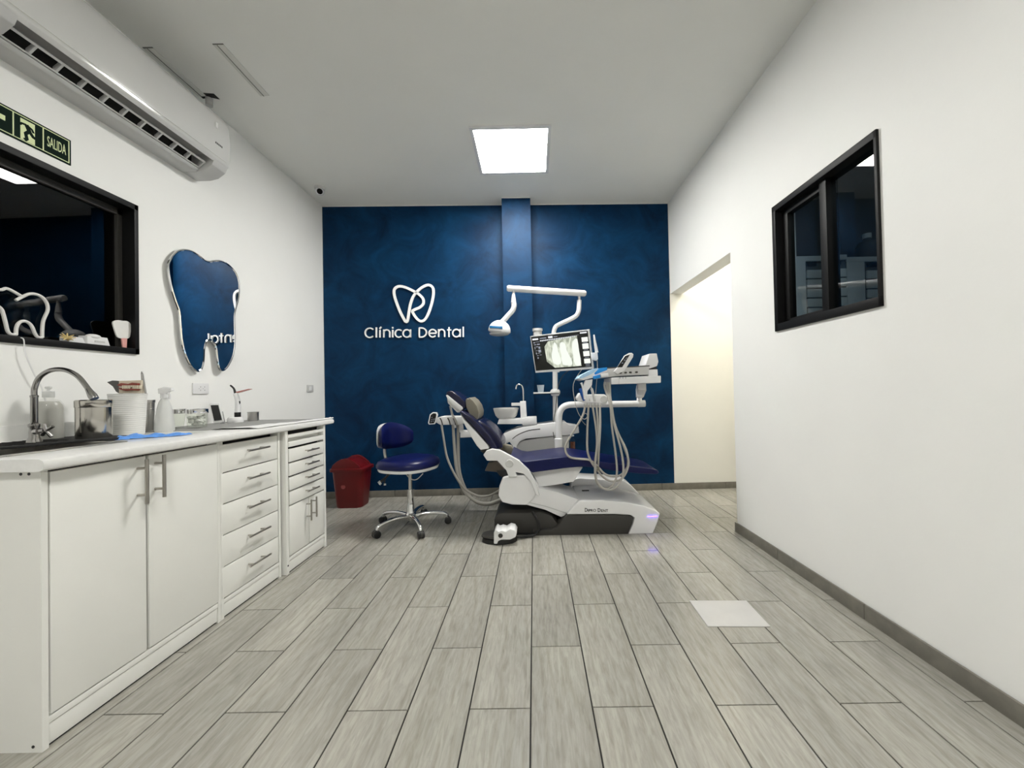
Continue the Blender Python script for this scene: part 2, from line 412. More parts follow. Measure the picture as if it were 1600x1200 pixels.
# right wall: local y along the wall, local x into the wall
RA = math.atan(.0107); RORG = Vector((1.468, 1.17, 0))
RY = Vector((-math.sin(RA), math.cos(RA), 0)); RN = Vector((math.cos(RA), math.sin(RA), 0))
def right_local(x, y, off=0.):
    o = RORG - RN * off; v = ray(x, y); t = (o - C0).dot(RN) / v.dot(RN); p = C0 + v * t - RORG
    return Vector((-off, p.dot(RY), p.z))
def right_obj(o):
    o.rotation_euler.z = RA; v = o.location.copy(); o.location = RORG + RN * v.x + RY * v.y + Vector((0, 0, v.z)); return o
JY = right_local(1152, 815).y              # end of the right wall at the opening
HZ = right_local(1140, 395).z              # underside of the header
w0, w1 = right_local(1378, 345), right_local(1211, 420)
RY0, RY1 = right_local(1377, 340).y, right_local(1211, 418).y
RZ0, RZ1 = 1.372, 2.115
RT = .13
struct(right_obj(boxes('wall_right', [((0, -4.2, 0), (RT, RY0, CE)), ((0, RY1, 0), (RT, JY, CE)), ((0, RY0, 0), (RT, RY1, RZ0)), ((0, RY0, RZ1), (RT, RY1, CE)),
     ((0, JY, HZ), (RT, 2.83, CE))], 'white')))
rb = struct(right_obj(box('baseboard_right', (-.008, -4.1, 0), (0, JY, .064), 'grout')))
jy = [right_local(1218, 870).y, right_local(1355, 962).y]
st = jy[0] - jy[1]
ys = [JY + .012, jy[0], jy[1], jy[1] - st, jy[1] - 2 * st, jy[1] - 3 * st]
for a, b in zip(ys, ys[1:]): box('tile', (-.0135, b + .002, 0), (-.004, a - .002, .068), 'base_tile', rb, .001)
# corridor behind the opening and the store room behind the right window
struct(box('wall_corridor_end', (2.95, 2.6, 0), (3.1, 4.1, CE), 'cream'))
struct(box('wall_corridor_front', (1.58, 2.70, 0), (2.95, 2.78, CE), 'cream'))
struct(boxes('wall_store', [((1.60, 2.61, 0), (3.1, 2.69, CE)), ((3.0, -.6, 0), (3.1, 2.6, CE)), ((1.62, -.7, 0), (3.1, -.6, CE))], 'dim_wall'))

# ================================================================== CEILING LIGHTS
def led_panel(x, y, label, mt='panel', s=.3):
    t = thing('ceiling_light', label, 'ceiling light', (x, y, CE - .014), group='square ceiling panel lights')
    bm = bmesh.new(); f = .026
    for lo, hi in (((x - s, y - s, CE - .014), (x + s, y - s + f, CE)), ((x - s, y + s - f, CE - .014), (x + s, y + s, CE)),
                   ((x - s, y - s + f, CE - .014), (x - s + f, y + s - f, CE)), ((x + s - f, y - s + f, CE - .014), (x + s, y + s - f, CE))): add_box(bm, lo, hi)
    link('frame', bm, 'plastic', t)
    box('diffuser', (x - s + f, y - s + f, CE - .009), (x + s - f, y + s - f, CE - .004), mt, t)
led_panel(-.135, 3.035, 'square white panel light glowing in the ceiling before the blue wall')
led_panel(-.135, -.75, 'square white panel light in the ceiling at the near end of room')
led_panel(2.35, .9, 'added unseen dim panel that brightens the store room', 'panel_fill')  # added unseen panel, brightens what shows through the right window
led_panel(2.25, 3.33, 'square panel light in the ceiling of the side corridor', 'panel_c')

# ================================================================== WINDOWS
# left window: black frame, dark glass set back
lw = struct(thing('window_1', 'black framed window with dark glass in the left wall', None, (LW, (WY0 + WY1) / 2, WZ0)))
FX0, FX1, fw = LW - .085, LW + .012, .03
bm = bmesh.new()
add_box(bm, (FX0, WY0, WZ0), (FX1, WY1, WZ0 + fw), .002); add_box(bm, (FX0, WY0, WZ1 - fw), (FX1, WY1, WZ1), .002)
add_box(bm, (FX0, WY0, WZ0), (FX1, WY0 + fw, WZ1), .002); add_box(bm, (FX0, WY1 - fw * .7, WZ0), (FX1, WY1, WZ1), .002)
link('window_frame', bm, 'black_frame', lw, True)
boxes('glazing_bead', [((FX0, WY0 + fw, WZ1 - fw - .035), (FX0 + .03, WY1 - .02, WZ1 - fw)), ((FX0, WY1 - .045, WZ0 + fw), (FX0 + .03, WY1 - .02, WZ1 - fw))], 'charcoal', lw, .002)
box('pane', (FX0 + .008, WY0 + .02, WZ0 + .02), (FX0 + .014, WY1 - .015, WZ1 - .02), 'glass_l', lw)

# right window: black frame, one mullion, two panes
rw = struct(thing('window_2', 'black framed two pane window in the right wall', None, (0, 0, 0), 0, True))
rw.location = RORG; rw.rotation_euler.z = RA
MY = right_local(1281, 300).y
bm = bmesh.new()
for lo, hi in (((-.012, RY0, RZ0), (.09, RY1, RZ0 + .042)), ((-.012, RY0, RZ1 - .034), (.09, RY1, RZ1)), ((-.012, RY0, RZ0), (.09, RY0 + .014, RZ1)), ((-.012, RY1 - .03, RZ0), (.09, RY1, RZ1))):
    add_box(bm, lo, hi, .002)
link('window_frame', bm, 'black_frame', rw, True)
box('mullion', (.012, MY - .022, RZ0 + .03), (.075, MY + .022, RZ1 - .03), 'black_frame', rw, .003)
boxes('sash', [((.03, RY1 - .075, RZ0 + .04), (.07, RY1 - .028, RZ1 - .03)), ((.03, MY + .02, RZ1 - .07), (.07, RY1 - .03, RZ1 - .03)), ((.03, MY + .02, RZ0 + .04), (.07, RY1 - .03, RZ0 + .065))], 'black_frame', rw, .002)
box('pane', (.046, MY + .01, RZ0 + .03), (.052, RY1 - .03, RZ1 - .03), 'glass_r', rw)
box('pane', (.038, RY0 + .012, RZ0 + .03), (.044, MY - .01, RZ1 - .03), 'glass_r', rw)

# store room contents seen through the right window
def closet(x0, x1, y, ztop, label, slats):
    t = thing('store_cabinet', label, 'cabinet', ((x0 + x1) / 2, y + .1, 0), group='white cabinets in the store room')
    box('body', (x0, y, 0), (x1, y + .19, ztop), 'dim_wall', t, .004)  # dark body colour paints the shade between the white drawers
    box('top_board', (x0, y - .013, ztop - .03), (x1, y + .002, ztop + .002), 'closet', t, .003)
    box('stile', (x0 + .003, y - .012, .05), (x0 + (x1 - x0) * .34, y, ztop - .012), 'closet', t, .003)
    z = ztop - .085
    box('lock_plate', (x0 + (x1 - x0) * .4, y - .006, ztop - .06), (x0 + (x1 - x0) * .72, y, ztop - .035), 'black', t)
    for i in range(slats):
        box('drawer', (x0 + (x1 - x0) * .38, y - .012, z - .052), (x1 - .004, y, z), 'closet', t, .003); z -= .06
YC = 2.39
a = PY(YC, 1240, 402); b = PY(YC, 1288, 402)
closet(a.x, b.x, YC, a.z, 'white slatted cabinet nearest the far jamb in the dim store room', 9)
c = PY(YC, 1316, 402); d = PY(YC, 1384, 402)
closet(b.x + .01, c.x + .02, YC, a.z + .005, 'white slatted cabinet in the middle of the dim store room row', 9)
closet(c.x + .03, d.x + .1, YC + .02, a.z - .005, 'white slatted cabinet at the near end of the store room row', 9)
p = PY(2.45, 1364, 398)
jug = thing('plastic_jug', 'rounded pale jug standing on the store room cabinet', 'jug', (p.x, 2.49, a.z - .004))
lathe('body', (p.x, 2.49, a.z - .004), [(0, 0), (.055, 0), (.06, .015), (.06, .10), (.045, .125), (.02, .135), (.02, .15)], 'dim_wall', jug)
lathe('cap', (p.x, 2.49, a.z + .146), [(0, .03), (.024, .03), (.024, 0), (0, 0)], 'closet', jug)

# ================================================================== BACK WALL SIGN
def flat_stroke(bm, pts, wdt, y0, y1, closed=False, sm=0):
    """ribbon of constant width in the local x-z plane between depths y0 (front) and y1"""
    pts = [Vector((p[0], 0, p[2])) for p in pts]
    if sm: pts = smooth_pts(pts, closed, sm)
    n = len(pts); Lf, Rt = [], []
    for i in range(n):
        a = pts[i - 1] if (i or closed) else pts[i]; b = pts[(i + 1) % n] if (i < n - 1 or closed) else pts[i]
        t = (b - a).normalized(); nr = Vector((-t.z, 0, t.x)) * wdt / 2
        p = pts[i].copy()
        if not closed and i in (0, n - 1): p += t * wdt * .12 * (1 if i else -1)
        Lf.append(p + nr); Rt.append(p - nr)
    def V(p, y): return bm.verts.new((p.x, y, p.z))
    A = [[V(l, y0), V(r, y0), V(r, y1), V(l, y1)] for l, r in zip(Lf, Rt)]
    for i in range(n if closed else n - 1):
        P, Q = A[i], A[(i + 1) % n]
        for k in range(4): bm.faces.new((P[k], P[(k + 1) % 4], Q[(k + 1) % 4], Q[k]))
    if not closed: bm.faces.new(A[0][::-1]); bm.faces.new(A[-1])
OFF = .020
def zb(x, y): return back_local(500 + .1875 * x, 420 + .1875 * y, OFF)      # reading off an enlarged crop
def arc(cx, cy, r, a0, a1, n=18, ry=None):
    ry = ry or r
    return [zb(cx + r * math.cos(math.radians(a0 + (a1 - a0) * i / n)), cy - ry * math.sin(math.radians(a0 + (a1 - a0) * i / n))) for i in range(n + 1)]
sign = thing('wall_lettering', 'white raised letters reading Clínica Dental on the blue wall', 'sign', (0, 0, 0), 0, True)
sign.location = BORG; sign.rotation_euler.z = BA
SW = 10.2 * .1875 / F * 3.9 * 1.05
def letter(strokes):
    bm = bmesh.new()
    for s in strokes: flat_stroke(bm, s, SW, -OFF, -.006)
    link('letter', bm, 'letter', sign)
def by(x): return 577 - (x - 370) * .0065 - 6
def bowl(cx, r=31, a0=0, a1=360): return arc(cx, by(cx) - r, r, a0, a1, 24)
letter([arc(414, by(414) - 38, 39, 48, 312, 24)])
letter([[zb(468, by(468)), zb(468, by(468) - 82)]])
letter([[zb(498, by(498)), zb(498, by(498) - 60)], [zb(496, by(498) - 72), zb(508, by(498) - 86)]])
def n_(x):
    b = by(x); return [[zb(x, b), zb(x, b - 63)], [zb(x, b - 36)] + arc(x + 25, b - 37, 25, 180, 0, 14) + [zb(x + 50, b)]]
letter(n_(530))
letter([[zb(604, by(604)), zb(604, by(604) - 60)], [zb(604, by(604) - 74), zb(604, by(604) - 84)]])
letter([bowl(656, 31, 50, 310)])
letter([bowl(722, 31), [zb(753, by(753)), zb(753, by(753) - 63)]])
b = by(850)
letter([[zb(826, b - 76), zb(826, b)], [zb(826, b), zb(846, b)] + arc(846, b - 38, 40, -90, 90, 16, 38) + [zb(826, b - 76)]])
letter([arc(938, by(938) - 31, 31, 8, 318, 24), [zb(908, by(938) - 31), zb(968, by(938) - 31)]])
letter(n_(988))
letter([[zb(1074, by(1074)), zb(1074, by(1074) - 80)], [zb(1060, by(1074) - 58), zb(1092, by(1074) - 58)]])
letter([bowl(1136, 31), [zb(1167, by(1167)), zb(1167, by(1167) - 63)]])
letter([[zb(1193, by(1193)), zb(1193, by(1193) - 82)]])
lg = thing('tooth_logo', 'white raised tooth outline with an R loop above the lettering', 'sign', (0, 0, 0), 0, True)
lg.location = BORG; lg.rotation_euler.z = BA
bm = bmesh.new()
path = [(708, 436), (668, 360), (632, 268), (616, 205), (622, 165), (655, 146), (705, 152), (765, 178), (825, 213), (858, 250), (860, 290), (832, 320), (790, 338), (766, 352)]
path2 = [(766, 352), (785, 386), (812, 420), (842, 436), (875, 420), (905, 365), (932, 280), (945, 205), (938, 155), (905, 134), (860, 148), (812, 185), (775, 232), (752, 295), (740, 360), (731, 420), (722, 440), (708, 436)]
flat_stroke(bm, [zb(*p) for p in path], SW * 1.95, -OFF, -.006, False, 5)
flat_stroke(bm, [zb(*p) for p in path2], SW * 1.95, -OFF, -.006, False, 5)
link('outline', bm, 'letter', lg)

# ================================================================== LEFT WALL: AIR CONDITIONER, SIGN, MIRROR, SOCKETS, CAMERA
AY0, AY1 = 1.30, 2.405
ac = thing('air_conditioner', 'white wall mounted split air conditioner high on the left wall', 'air conditioner', (LW, (AY0 + AY1) / 2, 2.43))
def xz(pts, y): return [(LW + a, y, z) for a, z in pts]
outer = [(0, 2.80), (.165, 2.806), (.195, 2.795), (.208, 2.76), (.216, 2.66), (.214, 2.56), (.206, 2.515)]
front_ = outer + [(.192, 2.497), (.188, 2.515), (.15, 2.54), (0, 2.54)]
for s0, s1, pts, nm in ((AY0, AY1, front_, 'front_cover'),):
    prism(nm, xz(pts, s0), (0, s1 - s0, 0), 'ac_white', ac, .004)
low_end = [(0, 2.545), (.19, 2.545), (.206, 2.52), (.185, 2.475), (.14, 2.442), (.09, 2.43), (0, 2.43)]
prism('end_cap', xz(low_end, AY0 + .002), (0, .115, 0), 'plastic_g', ac, .004)
prism('end_cap', xz(low_end, AY1 - .105), (0, .103, 0), 'plastic_g', ac, .004)
OY0, OY1 = AY0 + .117, AY1 - .105
prism('under_tray', xz([(0, 2.47), (.085, 2.47), (.108, 2.446), (.095, 2.432), (0, 2.43)], OY0), (0, OY1 - OY0, 0), 'plastic_g', ac, .003)
box('air_duct', (LW + .02, OY0, 2.47), (LW + .06, OY1, 2.54), 'seal', ac)
tube('louvre', [(LW + .112, OY0 + .004, 2.452), (LW + .112, OY1 - .004, 2.452)], .0035, 'plastic_g', ac, sm=False)
prism('louvre', xz([(.146, 2.478), (.153, 2.485), (.143, 2.495), (.136, 2.488)], OY0 + .005), (0, OY1 - OY0 - .01, 0), 'plastic_g', ac)
nf = 10
for i in range(nf + 1):
    y = OY0 + .008 + (OY1 - OY0 - .016) * i / nf
    prism('vane', xz([(.150, 2.487), (.112, 2.452), (.100, 2.456), (.102, 2.474), (.135, 2.498)], y - .0045), (0, .009, 0), 'plastic_g', ac, .002)
boxes('seam', [((LW + .2135, AY0 + .06, 2.528), (LW + .2155, AY1 - .03, 2.530))], 'tape', ac)
boxes('badge_print', [((LW + .2145, 2.292 + i * .011, 2.60), (LW + .2158, 2.299 + i * .011, 2.611)) for i in range(5)], 'charcoal', ac)
box('indicator', (LW + .2145, 2.295, 2.70), (LW + .2165, 2.312, 2.735), 'letter', ac, .001)

# ceiling leftovers of an old fitting above the air conditioner
for (x0, y0, x1, y1, lab) in ((-1.72, 2.05, -1.662, 2.41, 'thin pale strip patch in the ceiling right of the air conditioner'), (-2.115, 2.06, -2.06, 2.40, 'thin pale strip patch in the ceiling behind the air conditioner')):
    t = thing('ceiling_patch', lab, 'patch', ((x0 + x1) / 2, (y0 + y1) / 2, CE - .004))
    box('strip', (x0, y0, CE - .004), (x1, y1, CE), 'tape', t, .001)
    box('edge_gap', (x0, y0 - .006, CE - .0025), (x1, y0, CE), 'gap', t)
    box('side_gap', (x0 + .02, y0, CE - .006), (x0 + .024, y1, CE), 'gap', t)
bt = thing('ceiling_hole', 'small dark opening with a pipe stub in the ceiling by the air conditioner', 'hole', (-2.045, 2.41, CE - .006))
prism('dark_opening', [(-2.10, 2.37, CE - .003), (-2.0, 2.385, CE - .003), (-2.0, 2.43, CE - .003), (-2.035, 2.415, CE - .003), (-2.10, 2.42, CE - .003)], (0, 0, .003), 'seal', bt)
lathe('pipe_stub', (-2.06, 2.42, CE - .05), [(0, 0), (.02, 0), (.02, .05), (0, .05)], 'plastic_g', bt, 14)

# exit sign
EY0, EY1, EZ0, EZ1 = 1.22, 1.738, 2.134, 2.252
es = thing('exit_sign', 'dark green exit sign reading SALIDA above the left window', 'sign', (LW, (EY0 + EY1) / 2, EZ0))
box('plate', (LW, EY0, EZ0), (LW + .004, EY1, EZ1), 'exit_green', es, .001)
X0 = LW + .004
def frame_rect(y0, z0, y1, z1, t=.0035, name='border', mt='exit_glow'):
    boxes(name, [((X0, y0, z0), (X0 + .001, y1, z0 + t)), ((X0, y0, z1 - t), (X0 + .001, y1, z1)), ((X0, y0, z0 + t), (X0 + .001, y0 + t, z1 - t)), ((X0, y1 - t, z0 + t), (X0 + .001, y1, z1 - t))], mt, es)
frame_rect(EY0 + .007, EZ0 + .007, EY1 - .007, EZ1 - .007)
yb1, yb2 = PX(LW, 19, 200).y, PX(LW, 66, 218).y
for yy in (yb1, yb2): box('divider', (X0, yy - .002, EZ0 + .01), (X0 + .001, yy + .002, EZ1 - .01), 'exit_glow', es)
box('doorway_print', (X0, yb1 + .022, EZ0 + .012), (X0 + .001, yb2 - .028, EZ1 - .018), 'exit_glow', es)
zm = (EZ0 + EZ1) / 2
prism('arrow_print', [(X0, EY0 + .03, zm), (X0, EY0 + .085, zm + .038), (X0, EY0 + .085, zm + .014), (X0, yb1 - .024, zm + .014), (X0, yb1 - .024, zm - .006), (X0, EY0 + .085, zm - .006), (X0, EY0 + .085, zm - .038)], (.001, 0, 0), 'exit_glow', es)
bm = text_bm('SALIDA', (0, 1, 0), (0, 0, 1), EY1 - yb2 - .034, .046, (X0, yb2 + .014, zm - .022), .0012); link('lettering', bm, 'exit_glow', es)
bm = bmesh.new(); yc = (yb1 + yb2) / 2 - .002; XR = X0 + .0012
def limb(pts, r=.0042):
    r *= 1.55
    add_tube(bm, [(XR, yc + a, zm + b_) for a, b_ in pts], [r] * len(pts), 6)
add_lathe(bm, (XR - .001, yc - .012, zm + .036), [(0, 0), (.0085, 0), (.0085, .002), (0, .002)], 14, 'x')
limb([(-.006, .024), (.004, .0), ], .0065); limb([(-.005, .022), (-.02, .02), (-.026, .012)]); limb([(-.004, .022), (.012, .014), (.018, .002)])
limb([(.004, .0), (-.008, -.016), (-.004, -.036), (-.012, -.045)], .005); limb([(.004, .0), (.016, -.016), (.034, -.020)], .005)
for v in bm.verts: v.co.x = X0 + .0008 + (v.co.x - XR) * .05
link('running_figure', bm, 'exit_green', es, True)

# tooth shaped mirror
TM = [(135, 250), (150, 190), (185, 138), (230, 110), (280, 108), (330, 124), (380, 160), (420, 192), (455, 204), (500, 197), (550, 200), (605, 228), (655, 282), (682, 345), (690, 425), (682, 515), (662, 590), (652, 650), (654, 760), (656, 870), (642, 965), (610, 1040), (580, 1080), (555, 1088), (535, 1065), (522, 990), (512, 905), (492, 862), (458, 838), (428, 858), (416, 920), (412, 1000), (400, 1062), (380, 1090), (358, 1092), (322, 1062), (282, 990), (248, 880), (232, 740), (222, 610), (192, 520), (155, 390)]
MXF = LW + .034
tm = thing('tooth_mirror', 'tooth shaped mirror with a rounded polished edge on the left wall', 'mirror', (LW, 2.46, 1.21))
tp = [PX(MXF, 240 + .1917 * x, 370 + .1917 * y) for x, y in TM]
for p in tp: p.x += .03 * (p.y - 2.46)          # hung a touch out of square with the wall
tp = smooth_pts(tp, True, 3)
prism('mirror_face', tp, (-.012, 0, 0), 'mirror', tm)
tube('rim', [p + Vector((-.005, 0, 0)) for p in tp], .0075, 'chrome', tm, 8, False, closed=True)
boxes('standoff', [((LW, 2.42, 1.72), (MXF - .012, 2.46, 1.76)), ((LW, 2.5, 1.5), (MXF - .012, 2.54, 1.54))], 'black', tm)

# sockets
o0, o1 = PX(LW, 299.5, 598.5), PX(LW, 324.5, 615.5)
so = thing('wall_socket', 'white double wall socket above the counter, below the tooth mirror', 'socket', (LW, (o0.y + o1.y) / 2, o1.z))
box('plate', (LW, o0.y, o1.z), (LW + .009, o1.y, o0.z), 'plastic', so, .003)
for c in (.42, .68):
    yy = o0.y + (o1.y - o0.y) * c; zc = (o0.z + o1.z) / 2
    boxes('socket_holes', [((LW + .0085, yy - .009, zc - .002), (LW + .0095, yy - .004, zc + .0)), ((LW + .0085, yy + .003, zc + .008), (LW + .0095, yy + .006, zc + .013)), ((LW + .0085, yy + .003, zc - .013), (LW + .0095, yy + .006, zc - .008))], 'charcoal', so)
s0, s1 = PX(LW, 478.5, 601.5), PX(LW, 488.5, 612.5)
sw = thing('wall_switch', 'small square light switch near the blue wall corner', 'switch', (LW, (s0.y + s1.y) / 2, s1.z))
box('plate', (LW, s0.y, s1.z), (LW + .008, s1.y, s0.z), 'plastic_g', sw, .002)
box('rocker', (LW + .007, s0.y + .03, s1.z + .012), (LW + .013, s1.y - .03, s0.z - .012), 'plastic', sw, .002)

# security camera on the ceiling
cc = Vector((-1.955, 3.5, CE)); sc_ = thing('security_camera', 'small white dome security camera on the ceiling by the blue wall', 'camera', (cc.x, cc.y, CE - .075))
lathe('mount', (cc.x, cc.y, CE - .022), [(0, 0), (.042, 0), (.046, .008), (.046, .022), (0, .022)], 'plastic_g', sc_)
ellipsoid('eyeball', (cc.x, cc.y, CE - .038), (.039, .039, .037), 'plastic', sc_)
v = (Vector((0, 0, CH)) - (cc - Vector((0, 0, .04)))).normalized()
bm = bmesh.new(); add_tube(bm, [cc - Vector((0, 0, .038)) + v * .03, cc - Vector((0, 0, .038)) + v * .0415], .024, 20); link('lens', bm, 'lens', sc_, True)

# ================================================================== BASE CABINETS AND COUNTER
FXC = -1.485
def bar_handle(c, length, vertical, parent, out=.032, r=.0052):
    """bar pull standing off a front at x = c.x"""
    bm = bmesh.new(); d = Vector((0, 0, 1)) if vertical else Vector((0, 1, 0)); c = Vector(c); b = c + Vector((out, 0, 0))
    add_tube(bm, [b - d * length / 2, b + d * length / 2], r, 10)
    for s in (-.3, .3): add_tube(bm, [c + d * length * s, b + d * length * s], r * .8, 8)
    return link('handle', bm, 'dsteel', parent, True)
CT = .838
def cabinet(name, label, y0, y1, fx, side=.016):
    t = thing(name, label, 'cabinet', ((fx + LW) / 2, (y0 + y1) / 2, 0), group='white base cabinets along the left wall')
    x0 = LW + .02
    boxes('body', [((x0, y0, .0), (fx, y0 + side, CT)), ((x0, y1 - side, .0), (fx, y1, CT)), ((x0, y0 + side, .07), (fx - .03, y1 - side, .09)), ((x0, y0 + side, .09), (x0 + .012, y1 - side, CT))], 'cab', t)
    box('inner_shadow_board', (fx - .06, y0 + side, .09), (fx - .045, y1 - side, CT - .004), 'cabdark', t)
    box('bottom_rail', (fx - .03, y0 + side, .071), (fx - .001, y1 - side, .092), 'cab', t, .002)
    box('plinth', (fx - .03, y0 + side, .008), (fx - .004, y1 - side, .069), 'cab', t, .002)
    box('plinth_shade_strip', (fx - .03, y0 + side, .0), (fx - .012, y1 - side, .010), 'cabdark', t)  # black strip painted as the shade under the plinth
    return t
def front(t, nm, fx, y0, y1, z0, z1): return box(nm, (fx - .02, y0 + .0026, z0 + .0028), (fx + .001, y1 - .0026, z1 - .0028), 'cab', t, .0015)
c1 = cabinet('base_cabinet', 'white two door base cabinet under the sink', 1.135, 1.782, FXC)
da = front(c1, 'door', FXC, 1.153, 1.444, .094, .832); bar_handle((FXC, 1.412, .738), .165, True, da, .036, .006)
db = front(c1, 'door', FXC, 1.450, 1.770, .094, .832); bar_handle((FXC, 1.478, .745), .165, True, db, .036, .006)
box('trim_strip', (FXC - .018, 1.770, .08), (FXC + .001, 1.782, CT), 'cab', c1)
for (px, py) in ((32.7, 731), (45.5, 732.5), (52, 1167)):
    q = PY(1.135, px, py)
    q.z = min(q.z, .828)
    if q.x < FXC: lathe('screw_cap', (q.x, 1.136, q.z), [(0, -.002), (.0045, -.002), (.0045, 0), (0, 0)], 'black', c1, 10, 'y')
c2 = cabinet('drawer_cabinet', 'white base cabinet with five drawers between sink cabinet and small cabinet', 1.784, 2.206, FXC)
zs = [.095, .243, .392, .5385, .686, .822]
for a, b in zip(zs, zs[1:]):
    dr = front(c2, 'drawer', FXC, 1.786, 2.184, a, b); bar_handle((FXC, 2.0, (a + b) / 2 + .018), .15, False, dr)
FX3 = -1.463
c3 = cabinet('instrument_cabinet', 'narrow white cabinet with four small drawers and two doors at counter end', 2.222, 2.645, FX3, .022)
zs = [.395, .481, .567, .649, .735]
for a, b in zip(zs, zs[1:]):
    dr = front(c3, 'drawer', FX3, 2.250, 2.622, a, b - .004); bar_handle((FX3, 2.45, (a + b) / 2 + .006), .125, False, dr)
d3 = front(c3, 'door', FX3, 2.246, 2.444, .098, .393); bar_handle((FX3, 2.418, .318), .13, True, d3)
d4 = front(c3, 'door', FX3, 2.446, 2.622, .098, .393); bar_handle((FX3, 2.476, .322), .13, True, d4)
box('lit_recess_board', (FX3 - .043, 2.246, .736), (FX3 - .039, 2.622, .80), 'cab', c3)  # pale board over the black backing so the recess reads as lit
box('top_rail', (FX3 - .02, 2.244, .797), (FX3 + .001, 2.623, .815), 'cab', c3)
prism('pull_out_tray', [(FX3 - .02, 2.250, .742), (FX3 + .004, 2.250, .742), (FX3 + .004, 2.250, .770), (FX3 - .30, 2.250, .775), (FX3 - .30, 2.250, .742)], (0, .372, 0), 'cab', c3, .002)
q = PX(FX3, 444.5, 886); lathe('screw_cap', (FX3, 2.233, .05), [(0, 0), (.005, 0), (.005, .0015), (0, .0015)], 'black', c3, 10, 'x')

# countertop with a bull-nosed front edge and a cut-out for the sink
ctz = .875
ct = thing('countertop', 'long white laminate countertop with rounded front edge', 'countertop', (-1.8, 1.9, CT))
CY0, CY1 = 1.112, 2.735
HX0, HX1, HY0, HY1 = -1.98, -1.66, 1.17, 1.50
bm = bmesh.new()
nose = [(-1.66, CT), (-1.462, CT), (-1.450, CT + .006), (-1.446, CT + .018), (-1.450, CT + .031), (-1.462, ctz), (-1.66, ctz)]
add_prism(bm, [(x, CY0, z) for x, z in nose], (0, CY1 - CY0, 0))
for lo, hi in (((LW, CY0, CT), (HX0, CY1, ctz)), ((HX0, CY0, CT), (HX1, HY0, ctz)), ((HX0, HY1, CT), (HX1, CY1, ctz))): add_box(bm, lo, hi)
link('top', bm, 'counter', ct, True)
props(box('backsplash', (LW, CY0, ctz), (LW + .014, 1.95, .948), 'white', None, .002), 'low white upstand on the wall behind the sink', 'backsplash')
# sink
sk = thing('kitchen_sink', 'stainless steel sink set into the near end of the countertop', 'sink', (-1.82, 1.33, .72))
bm = bmesh.new(); fl = .022
for lo, hi in (((HX0 - fl, HY0 - fl, ctz), (HX1 + fl, HY0, ctz + .005)), ((HX0 - fl, HY1, ctz), (HX1 + fl, HY1 + fl, ctz + .005)), ((HX0 - fl, HY0, ctz), (HX0, HY1, ctz + .005)), ((HX1, HY0, ctz), (HX1 + fl, HY1, ctz + .005))): add_box(bm, lo, hi, .002)
link('rim', bm, 'steel', sk, True)
bm = bmesh.new(); t_ = .002
for lo, hi in (((HX0, HY0, .73), (HX0 + t_, HY1, ctz)), ((HX1 - t_, HY0, .73), (HX1, HY1, ctz)), ((HX0, HY0, .73), (HX1, HY0 + t_, ctz)), ((HX0, HY1 - t_, .73), (HX1, HY1, ctz)), ((HX0, HY0, .728), (HX1, HY1, .732))): add_box(bm, lo, hi)
link('basin', bm, 'steel', sk)
lathe('drain', (-1.82, 1.335, .732), [(.035, .0), (.035, .002), (.02, .001), (0, .001)], 'chrome', sk)
# black drying mat behind the sink
mt_ = thing('drying_mat', 'black ribbed drying mat beside the faucet', 'mat', (-1.92, 1.50, ctz))
prism('sheet', [(-2.085, 1.27, ctz + .005), (-1.875, 1.27, ctz + .005), (-1.80, 1.48, ctz + .005), (-1.745, 1.545, ctz + .005), (-1.755, 1.675, ctz + .005), (-2.06, 1.69, ctz + .005)], (0, 0, .007), 'rubber', mt_, .002)
for i in range(8): box('rib', (-2.05 + .0, 1.30 + i * .03, ctz + .012), (-1.90 + .004 * i, 1.306 + i * .03, ctz + .0145), 'rubber', mt_)
MZ = ctz + .012
# faucet
fp = Vector((-1.935, 1.46, MZ))
fa = thing('faucet', 'chrome gooseneck faucet with cross handle at the sink', 'faucet', fp)
lathe('base', fp, [(0, 0), (.021, 0), (.020, .006), (.015, .02), (.0135, .055), (.016, .062), (.016, .07), (.010, .076), (.0, .076)], 'nickel', fa, 20)
lathe('column', fp + Vector((0, 0, .075)), [(.0095, 0), (.0103, .002), (.0103, .098), (.0115, .10), (.0115, .106), (.009, .108)], 'nickel', fa, 18)
top = fp.z + .18
sp = [(fp.x, 0, top - .002), (fp.x + .002, 0, top + .03), (fp.x + .022, 0, top + .072), (fp.x + .065, 0, top + .097), (fp.x + .118, 0, top + .098), (fp.x + .168, 0, top + .074), (fp.x + .205, 0, top + .03), (fp.x + .216, 0, top + .012)]
tube('spout', [(a, fp.y, c) for a, _, c in sp], .0085, 'nickel', fa, 12)
bm = bmesh.new(); e0 = Vector((fp.x + .210, fp.y, top + .022)); dv = Vector((.55, 0, -.84)).normalized()
add_tube(bm, [e0, e0 + dv * .012, e0 + dv * .03, e0 + dv * .046], [.0088, .0105, .0135, .0128], 14); link('aerator', bm, 'nickel', fa, True)
h0 = fp + Vector((.018, -.008, .042))
bm = bmesh.new(); add_tube(bm, [h0, h0 + Vector((.03, -.012, .003))], .012, 12); add_tube(bm, [h0 + Vector((.03, -.012, .003)), h0 + Vector((.062, -.022, .004))], .0085, 10)
hc = h0 + Vector((.068, -.024, .004))
for a in (35, 125, 215, 305):
    dd = Vector((.25, .1, 0)) * .0 + Vector((math.cos(math.radians(a)) * .9, .2, math.sin(math.radians(a))))
    add_tube(bm, [hc, hc + dd * .028], [.0045, .006], 8)
link('cross_handle', bm, 'nickel', fa, True)
